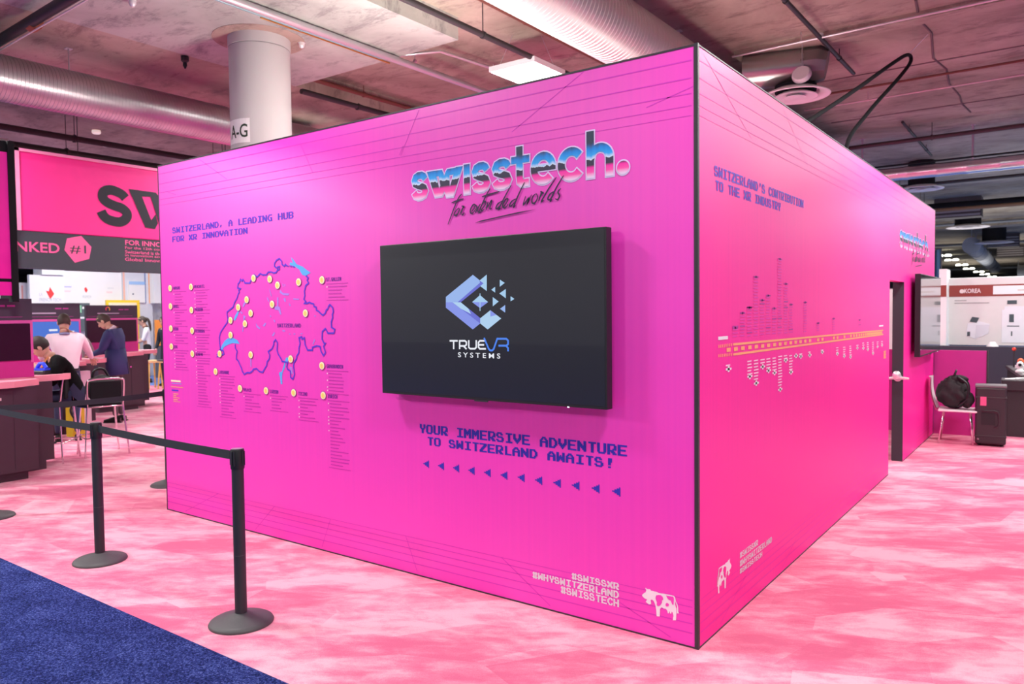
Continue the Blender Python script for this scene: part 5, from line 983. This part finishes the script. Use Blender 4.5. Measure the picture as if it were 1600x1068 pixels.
person('person in a grey jacket between the pale-shirted man and the suited man', (-12.62, 2.66, 0), (-.75, .4), GREYS, BLKT, SHOE, HAIRD, 1.66, lean=.45, bow=.5, hands=((.2, .5, 1.0), (-.2, .5, 1.0)), sleeve='suit')
person('person in dark clothes half hidden behind the left edge of the booth', (-16.6, 6.62, 0), (.3, -.9), mat('ink_clothes', (0.012, 0.018, 0.03), .8), mat('ink_clothes', (0.012, 0.018, 0.03)), SHOE, HAIRD, 1.72, lean=.05, bow=.2, hands=((.25, .1, .9), (-.25, .1, .9)))

# ------------------------------------------------------------------ white stands behind, left
XW = -20.0; WF = lambda u, v, d: (XW + d, u, v)
def board(u0, u1, z0, z1, m, label, th=.12, off=0, name='display_wall', cat='display wall'):
    t = thing(name, label, cat); mb = MB(); mb.box(XW - th + off, XW + off, u0, u1, z0, z1); mb.build('board', m, t); return t
b1 = board(4.2, 5.02, 0, 2.62, mat('pale_grey_board', (0.74, 0.74, 0.76), .6), 'pale grey display wall at the far left behind the kiosks', off=-.3)
p = Print(lambda u, v, d: (XW - .3 + d, u, v), .004); p.rect(4.84, 1.9, 4.88, 2.55); p.build('red_stripe', mat('soft_red', (0.85, 0.45, 0.4), .6), b1)
b2 = board(4.92, 5.74, 0, 2.82, WHITEB, 'white display wall with a red rooster mark and grey lettering')
p = Print(WF, .004)
p.poly([(5.30, 2.42), (5.37, 2.40), (5.40, 2.52), (5.44, 2.44), (5.50, 2.34), (5.46, 2.28), (5.40, 2.20), (5.36, 2.28)]); p.build('rooster_mark', mat('rooster_red', (0.82, 0.05, 0.05), .5), b2)
font_text('LA', 5.14, 5.22, 2.28, 2.36, WF, .004).build('wall_lettering', mat('soft_grey_ink', (0.50, 0.54, 0.58), .6), b2); font_text('FRENCH TECH', 5.14, 5.66, 2.14, 2.23, WF, .004).build('wall_lettering', MATS['soft_grey_ink'], b2)
b3 = board(5.2, 5.75, 2.83, 3.02, WHITEB, 'white raised header box under the charcoal fascia', .5, .05, 'header_box', 'header')
b4 = board(5.78, 7.35, 0, 2.96, WHITEB, 'long bright white display wall with a small red rooster mark', off=-.15)
W4 = lambda u, v, d: (XW - .15 + d, u, v)
p = Print(W4, .004); p.poly([(6.33, 2.50), (6.37, 2.54), (6.42, 2.46), (6.38, 2.38), (6.34, 2.44)]); p.build('rooster_mark', MATS['rooster_red'], b4)
font_text('FRENCH', 6.28, 6.50, 2.24, 2.31, W4, .004).build('wall_lettering', MATS['soft_grey_ink'], b4)
p = Print(W4, .004); p.rect(5.82, 2.52, 6.0, 2.55); p.build('blue_line', mat('soft_blue', (0.5, 0.5, 0.85), .6), b4); p = Print(W4, .004); p.rect(5.82, 2.40, 5.98, 2.44); p.build('pink_line', mat('soft_pink', (0.95, 0.7, 0.72), .6), b4)
p = Print(W4, .004); p.rect(6.95, 2.50, 7.12, 2.54); p.build('grey_line', mat('soft_grey', (0.75, 0.76, 0.78), .6), b4); p = Print(W4, .004); p.rect(6.92, 2.38, 7.08, 2.43); p.build('pink_line', MATS['soft_pink'], b4)
b5 = board(7.36, 8.2, 0, 3.05, mat('pearl_board', (0.68, 0.70, 0.76), .6), 'pearl grey display wall with salmon and blue edges, behind the farthest kiosk', off=-.1)
W5 = lambda u, v, d: (XW - .1 + d, u, v)
for (a, b_, m_) in ((7.36, 7.41, mat('salmon', (0.90, 0.50, 0.40), .6)), (7.98, 8.02, mat('steel_blue', (0.20, 0.27, 0.50), .6)), (8.10, 8.13, mat('amber_edge', (0.92, 0.42, 0.15), .6))):
    p = Print(W5, .004); p.rect(a, 2.1, b_, 3.04); p.build('edge_stripe', m_, b5)
t = thing('poster', 'white poster with a light blue top band on the pearl wall', 'poster'); mb = MB(); mb.box(XW - .1, XW - .04, 7.50, 7.96, 2.12, 2.72); mb.build('sheet', WHITEB, t)
p = Print(lambda u, v, d: (XW - .04 + d, u, v), .004); p.rect(7.50, 2.63, 7.96, 2.72); p.build('top_band', mat('band_blue', (0.35, 0.58, 0.88), .6), t); p = Print(lambda u, v, d: (XW - .04 + d, u, v), .004); p.poly([(7.58, 2.36), (7.61, 2.39), (7.64, 2.36), (7.61, 2.33)]); p.build('poster_mark', mat('slate_mark', (0.1, 0.15, 0.22), .6), t)
t = thing('white_box_sign', 'plain white box sign at the left end of the booth', 'sign'); mb = MB(); mb.box(XW - .1, XW + .12, 8.14, 8.7, 2.10, 3.02); mb.build('box', WHITEB, t)
t = thing('notice_board', 'slate grey board with pale lettering blocks behind the suited man', 'board'); mb = MB(); mb.box(XW - .15, XW - .02, 5.62, 6.40, 1.34, 2.10); mb.build('sheet', mat('slate_board', (0.09, 0.115, 0.13), .6), t)
p = Print(lambda u, v, d: (XW - .02 + d, u, v), .004); p.rect(6.2, 1.94, 6.33, 2.0); p.rect(6.14, 1.68, 6.30, 1.73); p.build('lettering_block', WHITEB, t)
p = Print(lambda u, v, d: (XW - .02 + d, u, v), .004); p.rect(5.75, 1.9, 5.80, 2.02); p.rect(6.12, 1.84, 6.18, 2.04); p.build('green_mark', mat('mark_green', (0.25, 0.6, 0.35), .6), t)
t = thing('yellow_framed_sign', 'yellow framed sign standing above the farthest kiosk', 'sign'); mb = MB(); mb.box(XW + .3, XW + .36, 6.66, 7.58, 1.6, 2.18); mb.box(XW + .3, XW + .36, 6.70, 6.76, 0, 1.6); mb.box(XW + .3, XW + .36, 7.48, 7.54, 0, 1.6); mb.build('frame', mat('sign_yellow', (0.90, 0.60, 0.03), .5), t)
mb = MB(); mb.box(XW + .361, XW + .368, 6.72, 7.49, 1.6, 2.11); mb.build('face', mat('sign_cream', (0.90, 0.75, 0.45), .5), t)
font_text('THE NEW STANDARD', 6.76, 7.44, 1.98, 2.07, lambda u, v, d: (XW + .368 + d, u, v), .004, .02).build('sign_lettering', WHITEB, t)
t = thing('stone_wall_print', 'grey stone-textured wall behind the ponytailed person', 'display wall'); mb = MB(); mb.box(XW - .6, XW - .5, 7.72, 9.2, 0, 2.2); mb.build('board', concrete('stone_print', (0.62, 0.60, 0.61), (0.45, 0.42, 0.44), (0.75, 0.74, 0.75)), t)
t = thing('orange_screen', 'orange cloth partition behind the ponytailed person', 'partition'); mb = MB(); mb.box(-19.2, -19.1, 7.75, 8.5, .9, 1.62); mb.build('cloth', mat('orange_cloth', (0.92, 0.30, 0.05), .7), t)
mb = MB(); mb.box(-19.2, -19.12, 7.75, 8.5, 0, .9); mb.build('base', mat('dark_grey_cloth', (0.10, 0.10, 0.12), .8), t)
for k, (x, y) in enumerate([(-16.2, 6.0), (-15.9, 6.25)]):
    t = thing('wooden_stool', 'light wooden stool on the blue carpet beyond the kiosks, %s one' % ['left', 'right'][k], 'stool', (x, y, 0), .4 * k, 'light wooden stools'); mb = MB(); mb.cbox(-.17, .17, -.17, .17, .62, .68, .01); mb.build('seat', mat('pale_wood', (0.70, 0.50, 0.25), .6), t)
    for a in (-1, 1):
        for b_ in (-1, 1): mb = MB(); mb.tube([(a * .17, b_ * .17, 0), (a * .13, b_ * .13, .62)], .018, 8); mb.build('leg', mat('yellow_wood', (0.72, 0.48, 0.12), .6), t)
t = thing('bar_table', 'small dark round table beyond the farthest kiosk', 'table', (-14.2, 5.35, 0)); mb = MB(); mb.lathe([(.28, .76), (.29, .775), (.28, .79)], seg=24); mb.build('top', mat('table_dark', (0.03, 0.03, 0.035), .4), t, 40)
mb = MB(); mb.tube([(0, 0, .02), (0, 0, .76)], .03, 12); mb.build('post', CHR, t, 40); mb = MB(); mb.lathe([(.22, 0), (.22, .012), (.03, .03)], seg=24); mb.build('foot', CHR, t, 40)

# ------------------------------------------------------------------ right: red and white stand, partition, cases
KY = 12.4; KF_ = lambda u, v, d: (u, KY - d, v)
t = thing('national_stand', 'off-white exhibition stand wall with a brick red header and printed devices', 'display wall')
mb = MB(); mb.box(-.30, 6, KY, KY + .15, 1.05, 2.25); mb.build('wall_sheet', OFFW, t)
mb = MB(); mb.box(-.42, -.30, KY - .35, KY + .15, 1.0, 2.42); mb.build('wing_sheet', WHITEB, t)
mb = MB(); mb.box(-.30, 6, KY - .006, KY, 1.925, 2.13); mb.build('header_band', mat('brick_red', (0.28, 0.045, 0.035), .5), t)
mb = MB(); mb.box(-.422, -.30, KY - .356, KY - .35, 1.925, 2.13); mb.build('header_return', MATS['brick_red'], t)
p = Print(KF_, .010); p.rect(.385, 1.955, 3.2, 2.105); p.build('header_plate', WHITEB, t)
font_text('KOREA', -.06, .20, 1.985, 2.065, KF_, .012, .03).build('header_lettering', mat('blush_ink', (0.85, 0.68, 0.68), .5), t)
p = Print(KF_, .012); p.disc(-.095, 2.02, .038); p.build('header_roundel', MATS['blush_ink'], t)
p = Print(KF_, .012); p.rect(.75, 2.015, 1.2, 2.03); p.build('plate_line', mat('tan_ink', (0.6, 0.5, 0.42), .5), t)
p = Print(KF_, .004); p.rect(-.21, 1.845, -.02, 1.862); p.rect(-.21, 1.80, .33, 1.815); p.build('caption_lines', mat('grey_ink', (0.40, 0.38, 0.38), .5), t)
p = Print(KF_, .004); p.rect(.52, 1.10, 1.05, 1.68); p.rect(.56, 1.68, 1.0, 1.74); p.build('device_print', mat('print_white', (0.80, 0.81, 0.85), .5), t)
p = Print(KF_, .006); p.rect(.60, 1.78, .74, 1.845); p.rect(.63, 1.46, .70, 1.60); p.rect(.60, 1.385, .78, 1.40); p.rect(.66, 1.22, .68, 1.30); p.build('device_details', mat('print_dark', (0.06, 0.09, 0.10), .5), t)
p = Print(KF_, .004); p.poly([(-.02, 1.22), (.12, 1.16), (.32, 1.25), (.34, 1.43), (.18, 1.48), (0, 1.44)]); p.build('device_print', MATS['print_white'], t)
p = Print(KF_, .006); p.poly([(.03, 1.47), (.14, 1.45), (.18, 1.54), (.07, 1.56)]); p.rect(-.005, 1.21, .04, 1.29); p.build('device_details', MATS['print_dark'], t)
p = Print(KF_, .006); p.poly([(.12, 1.17), (.32, 1.26), (.34, 1.42), (.13, 1.41)]); p.build('device_shade', mat('print_grey', (0.68, 0.69, 0.74), .5), t)
mb = MB(); mb.box(-.42, 6, KY - .6, KY - .36, 0, 1.05); mb.build('counter_front', mat('navy_counter', (0.03, 0.033, 0.055), .5), t)
mb = MB(); mb.box(-.42, 6, KY + .16, KY + .5, 2.22, 2.27); mb.build('top_ledge', WHITEB, t)
mb = MB(); mb.lathe([(.09, 1.0), (.09, 1.06), (.04, 1.13)], (.42, KY - .48, 0), 16); tag(mb.build('table_lamp', WHITEB, None, 40), 'small white dome lamp on the dark counter of the red and white stand', 'lamp')
t = thing('side_stand', 'off-white stand wall glimpsed through the booth doorway', 'display wall'); mb = MB(); mb.box(-2.6, -.5, 12.6, 12.7, 0, 2.1); mb.build('wall_sheet', OFFW, t)
t = thing('stage_curtain', 'dark blue curtain hanging behind the end of the booth', 'curtain', (0, 0, 0)); mb = MB()
vs = []; 
for i in range(25):
    x = -1.75 + i * .031; yy = 17 + .05 * math.sin(i * 1.6); vs += [(x, yy, 2.0), (x, yy, 3.1), (x, yy + .02, 3.1), (x, yy + .02, 2.0)]
mb.add(vs, [(4 * i + k, 4 * i + (k + 1) % 4, 4 * i + 4 + (k + 1) % 4, 4 * i + 4 + k) for i in range(24) for k in range(4)]); mb.build('cloth', mat('curtain_blue', (0.03, 0.07, 0.16), .8), t, True); mb = MB(); mb.tube([(-1.8, 17.01, 3.12), (-.98, 17.01, 3.12)], .02, 8); mb.build('rail', FRAME, t)
mb = MB(); mb.box(-1.79, -1.77, 17.0, 17.03, 0, 3.12); mb.box(-1.0, -.98, 17.0, 17.03, 0, 3.12); mb.build('rail_post', FRAME, t)
t = thing('low_partition', 'low magenta partition at the far end of the booth', 'partition'); mb = MB(); mb.box(-1.6, .615, 8.25, 8.30, 0.0, 1.15); mb.build('sheet', MAGD, t); mb = MB(); mb.box(.615, .63, 8.245, 8.305, 0, 1.155); mb.box(-1.62, -1.6, 8.245, 8.305, 0, 1.155); mb.build('edge_strip', FRAME, t)
t = thing('visitor_chair', 'white moulded chair with thin metal legs carrying a black backpack', 'chair', (.34, 7.62, 0), R_(-86))
# local: faces +y
for sx in (-1, 1):
    for (y0, y1) in ((.19, .15), (-.19, -.14)):
        mb = MB(); mb.tube([(sx * .21, y0, 0), (sx * .17, y1, .41)], .011, 8); mb.build('leg', CHR, t, True)
mb = MB(); mb.cbox(-.22, .22, -.20, .23, .41, .435, .012); mb.build('seat', mat('shell_white', (0.85, 0.74, 0.76), .4), t)
mb = MB(); vs = []
for i in range(9):
    f = i / 8; z = .42 + .42 * f; y = -.20 - .07 * f - .03 * math.sin(f * 3); wv = .21 - .03 * f * f
    for k in range(7): g = (k / 6 - .5) * 2; vs.append((wv * g, y - .03 * (1 - g * g), z))
n0 = len(vs); vs += [(a, b - .012, c) for a, b, c in vs]
fs = [(7 * i + k, 7 * i + k + 1, 7 * i + 8 + k, 7 * i + 7 + k) for i in range(8) for k in range(6)]; fs += [tuple(n0 + q for q in f) for f in fs]
mb.add(vs, fs); mb.build('backrest', MATS['shell_white'], t, True)
t = thing('backpack', 'black backpack slumped on the white chair', 'bag', (.33, 7.62, .437), R_(-86))
mb = MB(); lump(mb, (0, -.03, .20), (.17, .17, .215), 11, 36, 26, .22, .35)
mb.v = [(x * (1.12 - .9 * max(0, z - .18)), (y + .05 * (.25 - z)) * (1.15 - .8 * max(0, z - .2)), max(.0, z)) for x, y, z in mb.v]; mb.build('body', mat('pack_black', (0.022, 0.014, 0.018), .85, bump=.5, bscale=24), t, True)
mb = MB(); lump(mb, (.03, .13, .12), (.13, .075, .11), 5, 28, 18, .3, .35); mb.v = [(x, y, max(.0, z)) for x, y, z in mb.v]; mb.build('front_pocket', MATS['pack_black'], t, True)
mb = MB(); lump(mb, (-.03, .02, .37), (.11, .12, .075), 8, 28, 18, .3, .4); mb.build('top_flap', MATS['pack_black'], t, True)
mb = MB(); mb.tube(bez([(-.05, -.02, .42), (-.04, 0, .48), (.04, 0, .48), (.05, -.02, .42)], 5), .012, 8); mb.build('carry_handle', BLACK, t, True)
for sx in (-1, 1): mb = MB(); mb.tube(bez([(sx * .08, .02, .41), (sx * .12, .13, .32), (sx * .13, .13, .15), (sx * .11, .02, .03)], 6), .014, 8); mb.build('strap', BLACK, t, True)
CASE = mat('case_black', (0.035, 0.024, 0.030), .45, bump=.15)
t = thing('flight_case', 'tall dark wheeled transport case with a pink sticker', 'case', (.715, 7.58, 0), R_(4)); mb = MB(); mb.cbox(-.165, .165, -.13, .13, .03, .74, .022); mb.build('shell', CASE, t)
mb = MB(); mb.cbox(-.168, .168, -.135, .135, .735, .765, .008); mb.build('lid', mat('case_grey', (0.16, 0.15, 0.16), .4), t)
for z in (.12, .60): mb = MB(); mb.cbox(-.169, .169, -.135, .135, z, z + .018, .004); mb.build('rib', CASE, t)
mb = MB(); mb.box(-.11, -.045, -.136, -.131, .51, .62); mb.build('sticker', mat('sticker_pink', (0.80, 0.12, 0.30), .5), t)
mb = MB(); mb.tube(bez([(-.09, -.14, .44), (.05, -.155, .45), (.085, -.155, .40), (.085, -.15, .28), (.04, -.14, .245)], 5), .008, 8); mb.build('handle', CASE, t, True); mb = MB(); mb.box(-.10, .05, -.134, -.131, .27, .42); mb.build('handle_well', BLACK, t)
mb = MB(); mb.ball((-.13, -.135, .09), .011); mb.build('rivet', SILV, t); mb = MB(); mb.tube([(-.12, -.03, .025), (-.12, .03, .025)], .025, 12); mb.build('wheel', BLACK, t); mb = MB(); mb.tube([(.12, -.03, .025), (.12, .03, .025)], .025, 12); mb.build('wheel', BLACK, t)
t = thing('display_plinth', 'dark plinth behind the transport case carrying loose papers', 'plinth', (.93, 8.62, 0), R_(4)); mb = MB(); mb.box(-.13, .13, -.15, .15, .0, .62); mb.build('body', CASE, t); mb = MB(); mb.cbox(-.17, .17, -.19, .19, .62, .76, .01); mb.build('tray', CASE, t)
t = thing('demo_table', 'long dark table covered with small white devices and papers at the right edge', 'table', (1.45, 9.9, 0), R_(8)); mb = MB(); mb.cbox(-.62, .9, -.9, 1.2, .74, .79, .01); mb.build('top', CASE, t)
for a, b_ in ((-.56, -.84), (.84, -.84), (-.56, 1.14), (.84, 1.14)): mb = MB(); mb.tube([(a, b_, 0), (a, b_, .74)], .025, 10); mb.build('leg', FRAME, t)
mb = MB(); mb.box(-.60, .88, -.86, 1.16, .1, .72); mb.build('skirt', BLACKM, t)
rr = random.Random(21); nm = ['nearest', 'second', 'third', 'fourth', 'fifth', 'sixth', 'seventh', 'eighth', 'ninth', 'tenth']
for k in range(8):
    x = .95 + rr.random() * .7; y = 9.15 + k * .23; mb = MB(); mb.cbox(-.10, .10, -.075, .075, 0, .012 + .02 * (k % 3), .003); o = mb.build('paper_stack', WHITEB, None, False, (x, y, .791)); o.rotation_euler[2] = rr.random() * 2
    tag(o, 'white leaflet stack on the dark table, %s from the camera' % nm[k], 'leaflets', 'leaflets on the dark table')
for k in range(3):
    x = .86 + .06 * k; mb = MB(); mb.cbox(-.055, .055, -.05, .05, 0, .01, .002); o = mb.build('paper_stack', WHITEB, None, False, (x, 8.55 + .1 * k, .761)); o.rotation_euler[2] = k; tag(o, 'small white card on the dark plinth tray, %s one' % nm[k], 'card', 'cards on the plinth')
for k, (x, y, m_, lb) in enumerate([(.93, 9.5, WHITEB, 'small white camera on the dark table'), (.90, 10.3, mat('cap_orange', (0.8, 0.15, 0.05), .5), 'small gadget with orange lens on the dark table'), (1.25, 10.6, GRAPH, 'small graphite gadget on the dark table'), (1.1, 10.9, mat('soft_silver', (0.6, 0.6, 0.65), .4), 'silver round gadget at the rear of the dark table')]):
    t = thing('small_device', lb, 'device', (x, y, .79)); mb = MB(); mb.lathe([(.055, 0), (.06, .02), (.03, .05), (.03, .07)], seg=16); mb.build('foot', WHITEB if k != 2 else GRAPH, t, 40); mb = MB(); mb.ball((0, 0, .11), (.045, .045, .05)); mb.build('head', m_, t, True); mb = MB(); mb.tube([(0, -.04, .11), (0, -.052, .11)], .022, 12); mb.build('lens', BLACK, t)
t = thing('product_stand', 'dark vertical stand with a red knob behind the dark table', 'stand', (.80, 10.6, 0)); mb = MB(); mb.tube([(0, 0, 0), (0, 0, 1.06)], .012, 8); mb.build('pole', FRAME, t); mb = MB(); mb.ball((0, 0, 1.07), .03); mb.build('knob', mat('knob_red', (0.7, 0.05, 0.03), .4), t, True); mb = MB(); mb.lathe([(.12, 0), (.12, .015), (.02, .03)], seg=20); mb.build('foot', FRAME, t)
t = thing('black_case', 'rounded black case at the right edge beside the table', 'case', (1.55, 8.6, 0)); mb = MB(); mb.cbox(-.25, .3, -.2, .2, .0, .62, .08); mb.build('shell', BLACKM, t, 40); mb = MB(); mb.tube(bez([(-.1, -.2, .5), (-.08, -.23, .55), (.08, -.23, .55), (.1, -.2, .5)], 5), .01, 8); mb.build('handle', BLACK, t, True)
